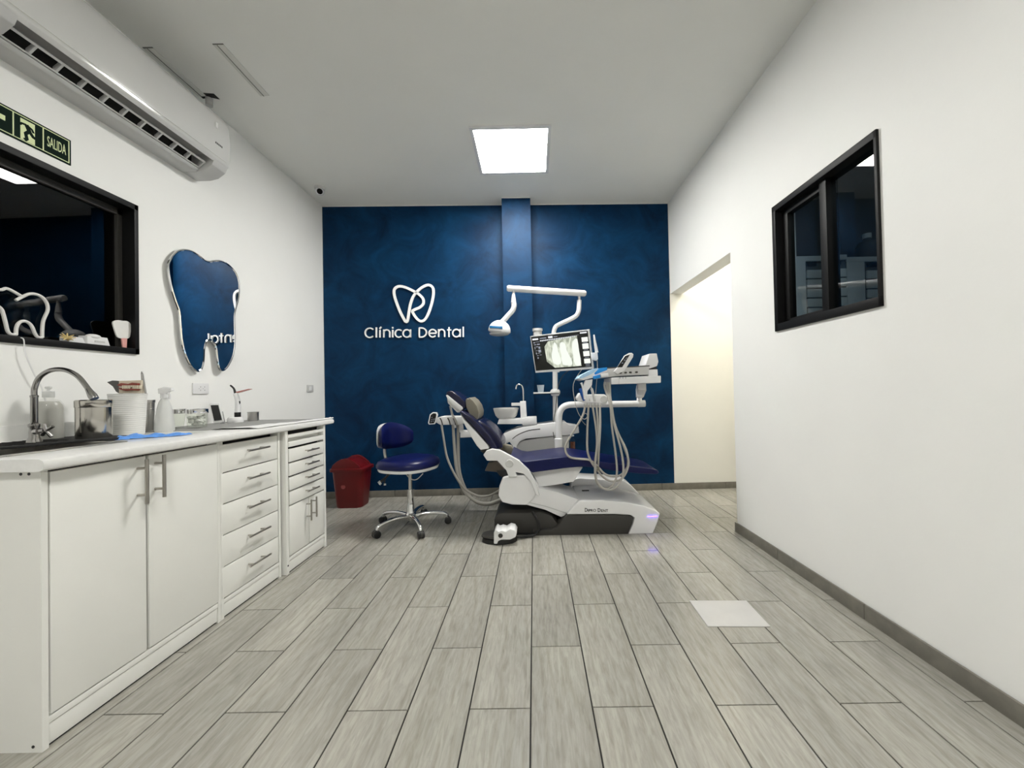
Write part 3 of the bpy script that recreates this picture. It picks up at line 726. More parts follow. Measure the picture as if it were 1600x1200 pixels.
# soap bottle
def on_counter(px, y, z=ctz): return Vector(((px - CX) / F * y + .0, y, z))
bp = Vector((PY(1.60, 76, 650).x, 1.60, ctz + .003))
sb = thing('soap_bottle', 'large clear pump bottle of hand soap behind the faucet', 'bottle', bp)
lathe('bottle', bp, [(0, .0), (.040, 0), (.044, .008), (.044, .135), (.041, .155), (.031, .170), (.018, .176), (.015, .178), (.015, .185)], 'clear', sb)
lathe('liquid', bp, [(0, .004), (.038, .004), (.0415, .01), (.0415, .132), (.038, .152), (.028, .166), (0, .168)], 'liquid', sb)
lathe('cap', bp + Vector((0, 0, .182)), [(.0165, 0), (.0175, .002), (.0175, .026), (.015, .028), (.005, .028), (.005, .036), (.010, .038), (.010, .046), (0, .048)], 'frost', sb, 20)
# steel canister
cp = Vector((PY(1.60, 147, 650).x, 1.60, MZ))
cn = thing('steel_canister', 'wide polished steel canister with lid on the black mat', 'canister', cp)
lathe('body', cp, [(0, 0), (.052, 0), (.0535, .004), (.0535, .128), (.0, .128)], 'bright_steel', cn, 36)
lathe('lid', cp + Vector((0, 0, .128)), [(.054, 0), (.0555, .002), (.0555, .028), (.052, .032), (.03, .033), (.0, .033)], 'bright_steel', cn, 36)
# ribbed pot with jaw model and instruments
pp = Vector((PY(1.80, 200, 650).x, 1.80, ctz))
pot = thing('ribbed_pot', 'white ribbed round pot full of dental odds and ends', 'pot', pp)
pr_ = [(0, 0), (.055, 0)]
for i in range(20):
    r = .057 + .009 * i / 19; z = .004 + i * .0095; pr_ += [(r, z), (r + .0009, z + .0045), (r, z + .009)]
pr_ += [(.069, .196), (.063, .198), (.061, .19), (.05, .02), (0, .02)]
lathe('pot', pp, pr_, 'pot', pot, 36)
jm = thing('jaw_model', 'model of red gums and teeth on a cream card in the pot', 'model', (pp.x, pp.y, ctz + .2))
def jp(px, py, y=1.78): return PY(y, px, py)
prism('card', [jp(185.5, 595), jp(221, 594), jp(221, 614.5), jp(185.5, 614.5)], (0, .014, 0), 'card', jm, .002)
prism('grey_bracket', [jp(166.5, 597), jp(175, 594.5), jp(186, 595.5), jp(186, 615), jp(181, 612), jp(176, 604)], (0, .02, 0), 'model_grey', jm, .002)
prism('gum', [jp(186, 601.5), jp(193, 598.5), jp(203, 600), jp(210, 597.8), jp(219, 599), jp(219, 602), jp(204, 603.5), jp(190, 603.5)], (0, -.012, 0), 'gum', jm, .002)
prism('gum', [jp(188, 606), jp(204, 606.5), jp(219, 608), jp(219, 610), jp(209, 610), jp(200, 611), jp(191, 608.5)], (0, -.012, 0), 'gum', jm, .002)
for i in range(9):
    x = 190.5 + i * 3.25
    for (ya, yb) in ((602.2, 604.6), (605.0, 607.4)):
        if (i == 4 and ya > 604): continue
        prism('tooth', [jp(x, ya, 1.767), jp(x + 2.7, ya, 1.767), jp(x + 2.3, yb, 1.767), jp(x + .4, yb, 1.767)], (0, .008, 0), 'tooth', jm)
for i, (a, b) in enumerate((((221.5, 582.5), (223.0, 614.5)), ((222.2, 584), (227.5, 614.5)))):
    s_ = thing('dental_instrument', ('straight upright steel instrument in the ribbed pot', 'slanting steel instrument at the right rim of the ribbed pot')[i], 'instrument', PY(1.79, *b), group='instruments in the pot')
    tube('shaft', [PY(1.79, *b), PY(1.79, (a[0] + b[0]) / 2, (a[1] + b[1]) / 2), PY(1.79, *a)], .0035, 'steel', s_, 8, k=2)
    tube('tip', [PY(1.79, *a), PY(1.79, a[0] - .3, a[1] - 2)], [.0032, .0012], 'chrome', s_, 8, k=2)
# steel cup behind the pot
q = Vector((PY(1.98, 228, 650).x, 1.98, ctz))
cu_ = thing('steel_cup', 'tall tapered steel cup half hidden behind the ribbed pot', 'cup', q)
lathe('cup', q, [(0, 0), (.027, 0), (.029, .004), (.035, .15), (.037, .152), (.037, .165), (.033, .165), (.026, .01), (0, .01)], 'steel', cu_)
lathe('band', q + Vector((0, 0, .115)), [(.0335, 0), (.0355, .001), (.0355, .004), (.034, .005)], 'chrome', cu_)
# spray bottle
q = Vector((PY(1.95, 257, 650).x, 1.95, ctz))
sp_ = thing('spray_bottle', 'frosted white trigger spray bottle standing beside the pot', 'bottle', q)
lathe('bottle', q, [(0, 0), (.037, 0), (.040, .008), (.038, .05), (.029, .12), (.023, .15), (.016, .165), (.013, .17), (.013, .178)], 'frost', sp_)
lathe('collar', q + Vector((0, 0, .172)), [(.015, 0), (.016, .002), (.016, .022), (.012, .026), (0, .026)], 'plastic', sp_, 18)
prism('trigger_head', [q + Vector(v) for v in ((-.024, -.009, .196), (.016, -.009, .196), (.026, -.009, .206), (.044, -.009, .210), (.044, -.009, .224), (.0, -.009, .230), (-.026, -.009, .222))], (0, .018, 0), 'plastic', sp_, .003)
tube('trigger', [q + Vector((.018, 0, .20)), q + Vector((.028, 0, .188)), q + Vector((.026, 0, .168))], .004, 'plastic', sp_, 8)
# glass jars
def jar(q, r, h, taper, label, fill):
    t = thing('glass_jar', label, 'jar', q, group='glass jars with steel lids')
    lathe('glass', q, [(0, .002), (r * taper, .002), (r * (taper + .06), .008), (r, h), (r - .002, h), (r * (taper + .02), .01), (0, .008)], 'jar', t, 28)
    lathe('lid', q + Vector((0, 0, h)), [(r + .002, -.004), (r + .003, 0), (r + .003, .020), (r - .002, .0225), (0, .023)], 'chrome', t, 28)
    rnd = random.Random(3)
    n = 0
    for i in range(fill):
        a = rnd.random() * 6.28; rr = r * .72 * math.sqrt(rnd.random()); z = .018 + rnd.random() * h * .55
        ellipsoid('cotton_roll', q + Vector((rr * math.cos(a), rr * math.sin(a), z)), (.010 + rnd.random() * .005, .009, .008 + rnd.random() * .003), 'cotton', t, 8)
jar(Vector((PY(2.16, 279, 650).x, 2.16, ctz + .003)), .034, .085, .62, 'small tapered glass jar with steel lid beside the spray bottle', 0)
jar(Vector((PY(2.12, 308, 650).x, 2.12, ctz + .003)), .047, .085, .86, 'wide glass jar of cotton rolls with a steel lid', 26)
# little display unit
q = Vector((-1.995, 2.40, ctz + .003))
dv_ = thing('small_display', 'small white display with black screen leaning on the counter', 'display', q)
def dp(px, py, y): return PY(y, px, py)
prism('case', [dp(326.5, 631.5, 2.41), dp(342.5, 631.2, 2.41), dp(349, 659.5, 2.385), dp(333.2, 661.6, 2.385)], (-.006, .014, .003), 'plastic', dv_, .003)
prism('screen', [dp(329, 633.2, 2.4085), dp(341, 632.9, 2.4085), dp(346.4, 656.3, 2.3845), dp(334.6, 657.6, 2.3845)], (-.001, .003, .0006), 'lens', dv_)
prism('stand', [q + Vector((-.03, .015, .075)), q + Vector((-.03, .036, .0)), q + Vector((-.022, .036, .0)), q + Vector((-.022, .015, .078))], (.03, 0, 0), 'plastic', dv_)
# curing light
q = Vector((-1.975, 2.50, ctz + .003))
cl = thing('curing_light', 'white curing light on a round charging base with black tip', 'curing light', q)
lathe('base', q, [(0, 0), (.043, 0), (.045, .004), (.045, .022), (.042, .027), (.04, .026), (.042, .030), (.036, .036), (0, .037)], 'plastic', cl)
lathe('socket', q + Vector((.015, 0, .034)), [(.018, 0), (.018, .032), (.015, .034), (0, .034)], 'black', cl, 16)
q2 = q + Vector((.015, 0, .066))
tube('body', [q2, q2 + Vector((.002, 0, .05)), q2 + Vector((-.004, 0, .10)), q2 + Vector((-.014, 0, .125))], [.0165, .0155, .014, .0125], 'plastic', cl, 14)
tube('tip', [q2 + Vector((-.014, 0, .124)), q2 + Vector((-.022, 0, .155)), q2 + Vector((-.040, 0, .175)), q2 + Vector((-.046, 0, .178))], [.0075, .006, .0055, .0055], 'black', cl, 12)
bm = bmesh.new(); s0 = q2 + Vector((-.022, 0, .128)); add_prism(bm, [s0, s0 + Vector((.022, 0, .004)), s0 + Vector((.095, .0, .024)), s0 + Vector((.095, .0, .026)), s0 + Vector((.022, 0, .010)), s0 + Vector((0, 0, .006))], (0, .035, 0)); link('shield', bm, 'orange', cl, True)
box('button', q2 + Vector((.0135, -.006, .05)), q2 + Vector((.0165, .004, .075)), 'black', cl, .001)
# small steel cup
q = Vector((-1.954, 2.63, ctz + .003))
c_ = thing('steel_bowl', 'short round steel cup at the far end of the counter', 'cup', q)
lathe('cup', q, [(0, 0), (.032, 0), (.033, .003), (.033, .058), (.0355, .060), (.0355, .062), (.031, .062), (.031, .005), (0, .005)], 'steel', c_)
# grey pad and crumpled film
pd = thing('counter_pad', 'grey pad spread over the far half of the counter', 'pad', (-1.8, 2.3, ctz))
fr = [(-1.72, 1.98), (-1.66, 2.04), (-1.63, 2.12), (-1.60, 2.17), (-1.605, 2.25), (-1.55, 2.33), (-1.53, 2.42), (-1.505, 2.47), (-1.51, 2.55), (-1.485, 2.62), (-1.49, 2.715)]
prism('sheet', [(-2.11, 1.93, ctz)] + [(x, y, ctz) for x, y in fr] + [(-2.11, 2.725, ctz)], (0, 0, .003), 'mat_grey', pd)
fm = bmesh.new(); rows = []; rnd = random.Random(5)
N_ = 40
for i in range(N_ + 1):
    y = 2.0 + (2.76 - 2.0) * i / N_
    k = min(len(fr) - 2, max(0, next((j for j in range(len(fr) - 1) if fr[j + 1][1] >= y), len(fr) - 2)))
    f = min(1, max(0, (y - fr[k][1]) / (fr[k + 1][1] - fr[k][1]))); xb = fr[k][0] + (fr[k + 1][0] - fr[k][0]) * f
    rows.append([fm.verts.new((xb + (-1.462 - xb) * j / 5 - (.0 if j else .006), y, ctz + .0035 + (.003 + .004 * abs(math.sin(j * 1.9 + i * .23))) * (1 if 0 < j < 5 else .3) * (rnd.random() * .6 + .5))) for j in range(6)])
for A, B in zip(rows, rows[1:]):
    for j in range(5): fm.faces.new((A[j], A[j + 1], B[j + 1], B[j]))
g_ = bmesh.ops.extrude_face_region(fm, geom=fm.faces[:]); bmesh.ops.translate(fm, verts=[e for e in g_['geom'] if isinstance(e, bmesh.types.BMVert)], vec=(0, 0, -.0012))
fo = link('plastic_film', fm, 'film', None, True); props(fo, 'crumpled white plastic film along the front edge of the counter', 'film')
# blue plastic bag
bg = bmesh.new(); rows = []
for i in range(25):
    t = i / 24; xa_, xb_ = PY(1.585, 181, 684).x, PY(1.72, 284, 678).x; x = xa_ + (xb_ - xa_) * t; yc_ = 1.61 + .13 * t; hw = .030 + .006 * math.sin(t * 9)
    rows.append([bg.verts.new((x + rnd.uniform(-.003, .003), yc_ + hw * (j / 4 - 1), ctz + .001 + .022 * math.sin(math.pi * j / 8) * (.75 + .25 * math.sin(i * .8 + j)) * (1 - .35 * t) + .003 * (rnd.random()))) for j in range(9)])
for A, B in zip(rows, rows[1:]):
    for j in range(8): bg.faces.new((A[j], A[j + 1], B[j + 1], B[j]))
for A, B in zip(rows, rows[1:]): bg.faces.new((A[0], B[0], B[8], A[8]))
bg.faces.new(rows[0][::-1]); bg.faces.new(rows[-1])
props(link('plastic_bag', bg, 'bag_blue', None, True), 'bright blue plastic bag lying flat on the counter before the pot', 'bag')

# ================================================================== THINGS ON THE LEFT WINDOW LEDGE
SX = LW - .012; SZ = WZ0 + fw
ns = thing('neon_tooth', 'unlit white neon tooth outline standing on the left window ledge', 'neon sign', (SX, 1.52, SZ))
def nz_(x, y): return PX(SX, .1375 * x, 430 + .1375 * y)
right_half = [(180, 285), (265, 240), (340, 212), (420, 220), (490, 260), (535, 330), (540, 400), (510, 470), (488, 530), (480, 620), (478, 735)]
right_leg = [(478, 735), (428, 735), (395, 660), (360, 580), (315, 535), (262, 522), (212, 545), (185, 600), (180, 670), (178, 708)]
left_leg = [(178, 708), (120, 705), (85, 630), (62, 540), (35, 440), (0, 370)]
tr = [nz_(*p) for p in right_half]; tl = [nz_(*p) for p in right_leg]; t3 = [nz_(*p) for p in left_leg]
lo_z = SZ + .008
def clampz(v): v.z = max(v.z, lo_z); return v
tr, tl, t3 = [[clampz(v) for v in s] for s in (tr, tl, t3)]
yl = t3[-1].y
t3 += [Vector((SX, yl - .035, t3[-1].z + .03)), Vector((SX, yl - .05, t3[-1].z + .06)), Vector((SX, yl - .035, t3[-1].z + .082))] + [nz_(0, 165), nz_(70, 150), nz_(150, 185), nz_(245, 240)]
tube('tube', tr, .006, 'neon', ns, 8, k=4); tube('tube', tl, .006, 'neon', ns, 8, k=4); tube('tube', t3, .006, 'neon', ns, 8, k=4)
ol = smooth_pts(tr[1:] , False, 3); ol2 = smooth_pts(t3[::-1], False, 3); ol3 = smooth_pts(tl, False, 3)
poly = [Vector((SX - .012, v.y, v.z)) for v in ol + ol3[1:] + smooth_pts(t3, False, 3)[1:]]
prism('acrylic_backer', poly, (-.003, 0, 0), 'acrylic', ns)
cbl = [nz_(165, 712), nz_(200, 740)]; cbl = [Vector((LW + .014, v.y, v.z)) for v in cbl] + [PX(LW + .02, 40, 553), PX(LW + .02, 55, 588), PX(LW + .02, 66, 608), PX(LW + .03, 74, 640)]
props(tube('power_cord', cbl, .0022, 'plastic', None, 6), 'thin white cord hanging from the neon tooth to the counter', 'cord')
# hand mirror
hm = thing('hand_mirror', 'small tooth shaped hand mirror with pink handle on the window ledge', 'hand mirror', (SX, 1.94, SZ))
hp = [(1282, 545), (1300, 520), (1340, 510), (1390, 518), (1440, 520), (1480, 545), (1497, 600), (1485, 650), (1478, 700), (1450, 720), (1385, 718), (1335, 700), (1310, 640)]
prism('mirror_head', smooth_pts([nz_(*p) for p in hp], True, 2), (-.006, 0, 0), 'neon', hm)
prism('handle', [clampz(nz_(*p)) - Vector((0, 0, .008)) if i in (2, 3) else nz_(*p) for i, p in enumerate([(1385, 712), (1448, 712), (1442, 830), (1398, 828)])], (-.007, 0, 0), 'pink', hm, .001)
# two little white trays
def tray(x0, x1, ytop, ybot, label, deco):
    a, b = nz_(x0, ybot), nz_(x1, ybot); t = thing('small_tray', label, 'tray', (SX, (a.y + b.y) / 2, SZ), group='small things on the window ledge')
    h = nz_(x0, ytop).z - nz_(x0, ybot).z
    prism('tray', [(SX + .012, a.y, SZ), (SX + .012, b.y + .012, SZ), (SX + .012, b.y, SZ + h), (SX + .012, a.y, SZ + h)], (-.045, 0, 0), 'plastic', t, .002)
    if deco:
        rr = random.Random(2); bm = bmesh.new(); cA = Vector((SX + .016, a.y - .012, SZ + h * .65))
        for i in range(9):
            an = i * .7; add_tube(bm, [cA, cA + Vector((rr.uniform(-.004, .006), math.cos(an) * .03, math.sin(an) * .018 + .004))], [.0055, .0018], 6)
        for v in bm.verts: v.co.z = max(v.co.z, SZ + .001)
        link('gold_ornament', bm, 'gold', t, True)
    else:
        ellipsoid('clear_wrap', Vector((SX, (a.y * .6 + b.y * .4), SZ + h)), (.02, .03, .012), 'film', t, 10)
        box('label_strip', (SX + .0122, a.y + .03, SZ + .012), (SX + .0135, b.y - .012, SZ + .02), 'plastic_g', t)
tray(755, 912, 712, 778, 'small white case with a gold ornament on the window ledge', True)
tray(965, 1195, 705, 800, 'small white tray with a clear wrap on the window ledge', False)

# ================================================================== FLOOR THINGS
fp0 = [PZ(.0, 1077, 939.5), PZ(0, 1166, 939.5), PZ(0, 1204, 980), PZ(0, 1106, 979.8)]
pl = prism('floor_plate', fp0, (0, 0, .004), 'plate', None, .001); props(pl, 'plain pale square plate lying on the floor tiles', 'plate')

# red swing-lid bin
bx, byy = -1.735, 3.60
bn = thing('waste_bin', 'red plastic swing lid waste bin by the blue wall', 'bin', (bx, byy, 0), 0)
def rrect(cx, cy, hx, hy, r, z, n=5):
    out = []
    for (sx, sy, a0) in ((1, 1, 0), (-1, 1, 90), (-1, -1, 180), (1, -1, 270)):
        for i in range(n + 1):
            a = math.radians(a0 + 90 * i / n); out.append(Vector((cx + sx * (hx - r) + r * math.cos(a), cy + sy * (hy - r) + r * math.sin(a), z)))
    return out
def loft(bm, rings, cap=True):
    R = [[bm.verts.new(p) for p in r] for r in rings]; n = len(R[0])
    for A, B in zip(R, R[1:]):
        for k in range(n): bm.faces.new((A[k], A[(k + 1) % n], B[(k + 1) % n], B[k]))
    if cap: bm.faces.new(R[0][::-1]); bm.faces.new(R[-1])
bm = bmesh.new(); loft(bm, [rrect(bx, byy, .118, .095, .05, 0), rrect(bx, byy, .123, .100, .053, .01), rrect(bx, byy, .148, .118, .045, .345)]); link('bucket', bm, 'red', bn, True)
bm = bmesh.new(); loft(bm, [rrect(bx, byy, .158, .128, .03, .338), rrect(bx, byy, .160, .130, .03, .345), rrect(bx, byy, .160, .130, .03, .362), rrect(bx, byy, .152, .122, .03, .368)]); link('lid_rim', bm, 'red', bn, True)
hump = [(-.135, .366), (-.12, .40), (-.085, .43), (-.045, .452), (0, .460), (.04, .452), (.08, .425), (.115, .395), (.135, .366)]
prism('lid_side', [(bx - .008 + a, byy - .118, z) for a, z in hump], (0, .02, 0), 'red', bn, .004)
prism('lid_side', [(bx - .008 + a, byy + .098, z) for a, z in hump], (0, .02, 0), 'red', bn, .004)
prism('swing_flap', [(bx - .008 + a * .96, byy - .097, .366 + (z - .366) * .9) for a, z in hump], (0, .194, 0), 'red', bn, .004)
lathe('emblem', (bx - .035, byy - .108, .20), [(0, -.003), (.020, -.003), (.022, 0), (0, 0)], mat('red_emblem', (.26, .05, .05), .4), bn, 18, 'y')

# foot pedal
fc = Vector((-.262, 2.68, 0))
ft = thing('foot_pedal', 'round black and white foot control on the floor', 'foot control', fc)
def disc(name, r0, r1, z0, z1, mt, c=fc, e=.62): 
    bm = bmesh.new(); add_lathe(bm, (0, 0, 0), [(0, z0), (r0, z0), (r0, z0 + (z1 - z0) * .35), (r1, z1), (0, z1)], 32)
    for v in bm.verts: v.co = c + Vector((v.co.x, v.co.y * e, v.co.z))
    return link(name, bm, mt, ft, True)
disc('base_disc', .122, .118, 0, .028, 'black'); disc('press_disc', .118, .108, .034, .05, 'charcoal', fc + Vector((-.012, .01, 0)))
lathe('pivot', fc + Vector((0, 0, .026)), [(.05, 0), (.05, .012), (0, .012)], 'black', ft)
def fpx(px, py, y=2.60): return PY(y, px, py)
prism('white_cover', [fpx(771.5, 850), fpx(771.5, 832.5), fpx(775, 828), fpx(779, 831), fpx(784, 829), fpx(790, 831), fpx(797, 826.5), fpx(804, 828.5), fpx(807.5, 834), fpx(805.5, 839.5), fpx(797, 843.5), fpx(783, 843.5), fpx(778, 846), fpx(777, 850)], (0, .13, 0), 'plastic', ft, .006)
lathe('button', fpx(782, 837, 2.598), [(0, -.004), (.014, -.004), (.016, 0), (0, 0)], 'charcoal', ft, 16, 'y')
ellipsoid('top_knob', fpx(789, 829, 2.66), (.03, .025, .012), 'black', ft, 12)
cpts = [PZ(.012, 806, 842), PZ(.012, 822, 839), PZ(.03, 832, 829), PZ(.08, 833, 815), PZ(.13, 828, 803), PZ(.16, 822, 798)]
cpts = [fc + Vector((.11, 0, .02)), Vector((-.07, 2.72, .012)), Vector((-.01, 2.73, .02)), Vector((.02, 2.735, .07)), Vector((0, 2.745, .13)), Vector((-.03, 2.80, .16))]
tube('cable', cpts, .009, 'black', ft, 8)

# ================================================================== DOCTOR'S STOOL (faces the chair, local +x forward)
sl = thing('dentist_stool', 'navy upholstered dentist stool on a five star chrome base', 'stool', (-.985, 2.985, 0), math.radians(-24), True)
def v3(*a): return Vector(a)
lathe('gas_lift', (0, 0, .07), [(.030, 0), (.030, .05), (.0265, .055), (.0265, .215), (.029, .22), (.029, .228), (.0, .228)], 'chrome', sl, 20)
lathe('gas_lift_rod', (0, 0, .29), [(.0145, 0), (.0145, .165), (0, .165)], 'steel', sl, 16)
lathe('hub', (0, 0, .058), [(0, 0), (.034, 0), (.042, .012), (.042, .045), (.03, .056), (0, .056)], 'chrome', sl, 20)
for i in range(5):
    a = math.radians(72 * i + 14 + 24)
    ca, sa = math.cos(a), math.sin(a)
    def P_(r, z): return v3(r * ca, r * sa, z)
    leg = tube('leg', [P_(.03, .088), P_(.12, .098), P_(.21, .092), P_(.265, .078), P_(.278, .056)], [.017, .0155, .014, .014, .0135], 'chrome', sl, 10, k=3)
    lathe('caster_stem', P_(.278, .045), [(.007, 0), (.007, .018), (0, .018)], 'steel', leg, 10)
    cr_ = v3(-sa, ca, 0); bm = bmesh.new()
    ctr = P_(.283, .0262)
    for s in (-1, 1): add_tube(bm, [ctr + cr_ * s * .006, ctr + cr_ * s * .010, ctr + cr_ * s * .021, ctr + cr_ * s * .024], [.0235, .026, .026, .022], 18)
    link('caster', bm, 'black', leg, True)
    bm = bmesh.new(); add_tube(bm, [ctr + v3(0, 0, .004) - cr_ * .0065, ctr + v3(0, 0, .004) + cr_ * .0065], .026, 14); link('caster_hood', bm, 'charcoal', leg, True)
def seat_ring(s, z, dx=0.):
    out = []
    for i in range(36):
        t = 2 * math.pi * i / 36; c, s_ = math.cos(t), math.sin(t)
        rx = .205; ry = .215 * (1 - .10 * c) * (1 if c < 0 else 1)
        out.append(v3(dx + rx * s * math.copysign(abs(c) ** .75, c), ry * s * math.copysign(abs(s_) ** .75, s_), z))
    return out
bm = bmesh.new(); loft(bm, [seat_ring(.86, .452), seat_ring(.97, .456), seat_ring(1.0, .468), seat_ring(1.0, .478)]); link('seat_shell', bm, 'plastic', sl, True)
bm = bmesh.new(); loft(bm, [seat_ring(.98, .476), seat_ring(1.04, .486), seat_ring(1.05, .505), seat_ring(1.0, .528), seat_ring(.86, .545), seat_ring(.5, .550), seat_ring(.2, .548)]); link('seat_cushion', bm, 'navy', sl, True)
box('seat_plate', (-.19, -.06, .437), (.08, .06, .455), 'black', sl, .004)
box('back_bracket', (-.235, -.03, .40), (-.18, .03, .47), 'black', sl, .006)
lathe('back_knob', (-.207, -.03, .432), [(0, -.012), (.013, -.012), (.015, -.004), (.012, 0), (0, 0)], 'chrome', sl, 14, 'y')
tube('back_post', [v3(-.215, 0, .42), v3(-.245, 0, .50), v3(-.262, 0, .58), v3(-.245, 0, .66), v3(-.225, 0, .70)], .012, 'steel', sl, 10)
for (a, b, c) in (((-.14, -.05, .43), (-.17, -.10, .38), (-.19, -.13, .345)), ((-.19, -.03, .42), (-.215, -.05, .36), (-.21, -.055, .32)), ((-.20, .0, .42), (-.24, -.03, .37), (-.275, -.06, .335))):
    lv = tube('lever', [v3(*a), v3(*b), v3(*c)], .0055, 'black', sl, 8); tube('lever_grip', [v3(*b) * .35 + v3(*c) * .65, v3(*c)], .009, 'plastic_g', lv, 8, k=2)
tube('front_bracket', [v3(.06, -.12, .452), v3(.12, -.13, .415), v3(.15, -.10, .405), v3(.17, -.05, .44)], .004, 'steel', sl, 6)
# curved backrest
def back_surface(off, u, w_, grow=0.):
    ang = u * math.radians(50); R = .245 + off
    cx = .03
    zc = .70 - .012 * u; hh = .100 * math.sqrt(max(.04, 1 - .88 * u * u)) + grow
    return v3(cx - R * math.cos(ang), R * math.sin(ang), zc + hh * w_ + .012 * (1 - abs(u)))
def back_mesh(o0, o1, name, mt, um=1., bul=.0, grow=0.):
    bm = bmesh.new(); nu, nw = 22, 9; A, B = [], []
    for i in range(nu + 1):
        u = um * (2 * i / nu - 1); ra, rb_ = [], []
        for j in range(nw + 1):
            w_ = 2 * j / nw - 1; e = (max(0, 1 - abs(u / um) ** 5) * max(0, 1 - abs(w_) ** 4)) ** .5
            mid = (o0 + o1) / 2
            ra.append(bm.verts.new(back_surface(mid + (o0 - mid) * e - bul * e, u, w_, grow))); rb_.append(bm.verts.new(back_surface(mid + (o1 - mid) * e, u, w_, grow)))
        A.append(ra); B.append(rb_)
    for i in range(nu):
        for j in range(nw):
            bm.faces.new((A[i][j], A[i][j + 1], A[i + 1][j + 1], A[i + 1][j])); bm.faces.new((B[i][j], B[i + 1][j], B[i + 1][j + 1], B[i][j + 1]))
    bmesh.ops.remove_doubles(bm, verts=bm.verts, dist=.0004)
    link(name, bm, mt, sl, True)
back_mesh(-.045, .005, 'backrest_cushion', 'navy', 1., .0, .006); back_mesh(.002, .022, 'backrest_shell', 'plastic', .9)

# ================================================================== DENTAL CHAIR
CN, CF = 2.79, 3.26                 # near and far side of the chair in depth
ch = thing('dental_chair', 'reclined navy and white dental patient chair on a sculpted base', 'dental chair', (.3, 3.0, 0))
# base
base_top = [(886, 804), (905, 782.5), (941, 781.5), (975, 785), (1006, 790.5), (1024, 797.5), (1031.5, 802.5), (1028, 815), (1020, 834), (981.5, 835.5), (989.5, 818), (991.5, 809), (985, 805), (960, 803.5)]
bs = prof('base_shell', base_top, 2.765, 3.20, 'plastic', ch, .008, 3)
prof('base_skirt', [(886, 805), (960, 804.5), (984, 806), (990, 809.5), (988, 818), (980.5, 836), (833, 838), (833, 829.5), (864, 828), (870, 824)], 2.762, 3.19, 'charcoal', ch, .005)
prof('rear_cover', [(772.5, 838), (772, 812), (776, 804), (784, 801.5), (846, 801), (862, 806), (874, 822), (876, 838)], 2.80, 3.16, 'charcoal', ch, .012)
prof('base_plate', [(770, 838.5), (770, 835), (984, 833.5), (984, 836)], 2.775, 3.18, 'black', ch, .002)
box('led_strip', PY(2.760, 1012, 807.4), PY(2.775, 1026.5, 805.8), 'led_blue', bs)
prof('top_cover', [(842, 768), (905, 784), (942, 783), (976, 787), (1003, 792), (1003, 789.5), (976, 784.3), (941, 779.8), (903, 780.2), (843, 763)], 2.83, 3.17, 'plastic_g', ch, .003)
o = prof('top_groove', [(902, 782), (905.5, 782), (905.5, 779.6), (902, 779.6)], 2.83, 3.17, 'letter', ch, .001)
boxes('top_slot', [((PZ(.245, 918, 770).x - .035, 3.02, .2425), (PZ(.245, 918, 770).x + .02, 3.05, .2475))], 'seal', ch)
for s, x0, wd, hgt, y0 in (('D', 913.8, 4.2, 6.0, 799.8), ('IPRO', 918.6, 12.8, 4.2, 799.8), ('D', 934.0, 4.4, 5.8, 800.0), ('ENT', 939.2, 11.0, 4.0, 800.0)):
    p0 = PY(2.7645, x0, y0); sc__ = 2.7645 / F
    bm = text_bm(s, (1, 0, .0), (0, 0, 1), wd * sc__, hgt * sc__, p0, .0006, .018); link('lettering', bm, 'ink', bs)
# lift arm and hip housing
prof('lift_arm', [(841, 762), (872, 769), (905, 781), (888, 803), (877, 808.5), (852, 797), (822, 789), (828, 779)], 2.81, 3.14, 'plastic', ch, .008)
prof('lift_arm_line', [(826, 784.5), (852, 790.5), (886, 801.5), (885.5, 802.8), (852, 791.8), (826, 785.8)], 2.807, 2.83, 'plastic_g', ch, .0008)
prof('hip_housing', [(786, 746), (800, 743), (828, 742), (841, 757), (842, 766), (832, 782), (823, 789.5), (800, 789), (784.5, 785), (778.5, 775), (780, 760)], 2.80, 3.20, 'plastic', ch, .012, 3)
prof('swing_arm', [(755, 711), (760, 704), (768.5, 701), (781.5, 703.6), (796, 711.5), (811, 719.5), (826.5, 734), (836.5, 752), (843, 775), (837, 773), (829.5, 752), (818, 740.5), (806, 738), (808, 745), (795, 746), (791, 735), (777, 720), (761, 720)], 2.77, 2.81, 'plastic', ch, .006, 3)
prof('swing_arm', [(755, 711), (760, 704), (768.5, 701), (781.5, 703.6), (796, 711.5), (811, 719.5), (826.5, 734), (836.5, 752), (829.5, 752), (818, 740.5), (795, 746), (791, 735), (777, 720), (761, 720)], 3.22, 3.26, 'plastic', ch, .006, 3)
p = PY(2.77, 796, 724); lathe('pivot_cap', p, [(0, -.012), (.026, -.012), (.029, -.006), (.029, .0), (0, 0)], 'plastic_g', ch, 24, 'y')
prof('under_cover', [(757.5, 736), (763, 723), (776, 720), (792, 738), (794, 745), (775, 737.5)], 2.85, 3.15, 'brown', ch, .005)
prof('motor_box', [(775, 736), (790, 734), (796, 745), (794, 750), (781, 744)], 2.83, 3.17, 'black', ch, .006)
# seat
prof('under_seat_shell', [(827, 733), (870, 727), (911, 730), (896, 753), (868, 758), (842, 761.5), (838, 750)], 2.86, 3.20, 'plastic', ch, .008)
seat = [(797, 712), (812, 719.5), (822, 721), (850, 717.5), (884, 713.5), (905, 716), (941, 721.5), (985, 728.5), (1020, 733.5), (1031, 737), (1033, 741), (1028, 743), (1000, 741), (965, 737), (935, 731.5), (911, 729), (885, 731.5), (858, 735), (832, 738.5), (818, 731), (806, 720)]
sco = prof('seat_cushion', seat, CN, CF, 'navy', ch, .012, 3)
for v in sco.data.vertices:                     # the foot end narrows
    xw = v.co.x + POS[sco].x
    if xw > .35: v.co.y *= 1 - .22 * ((xw - .35) / .62) ** 2
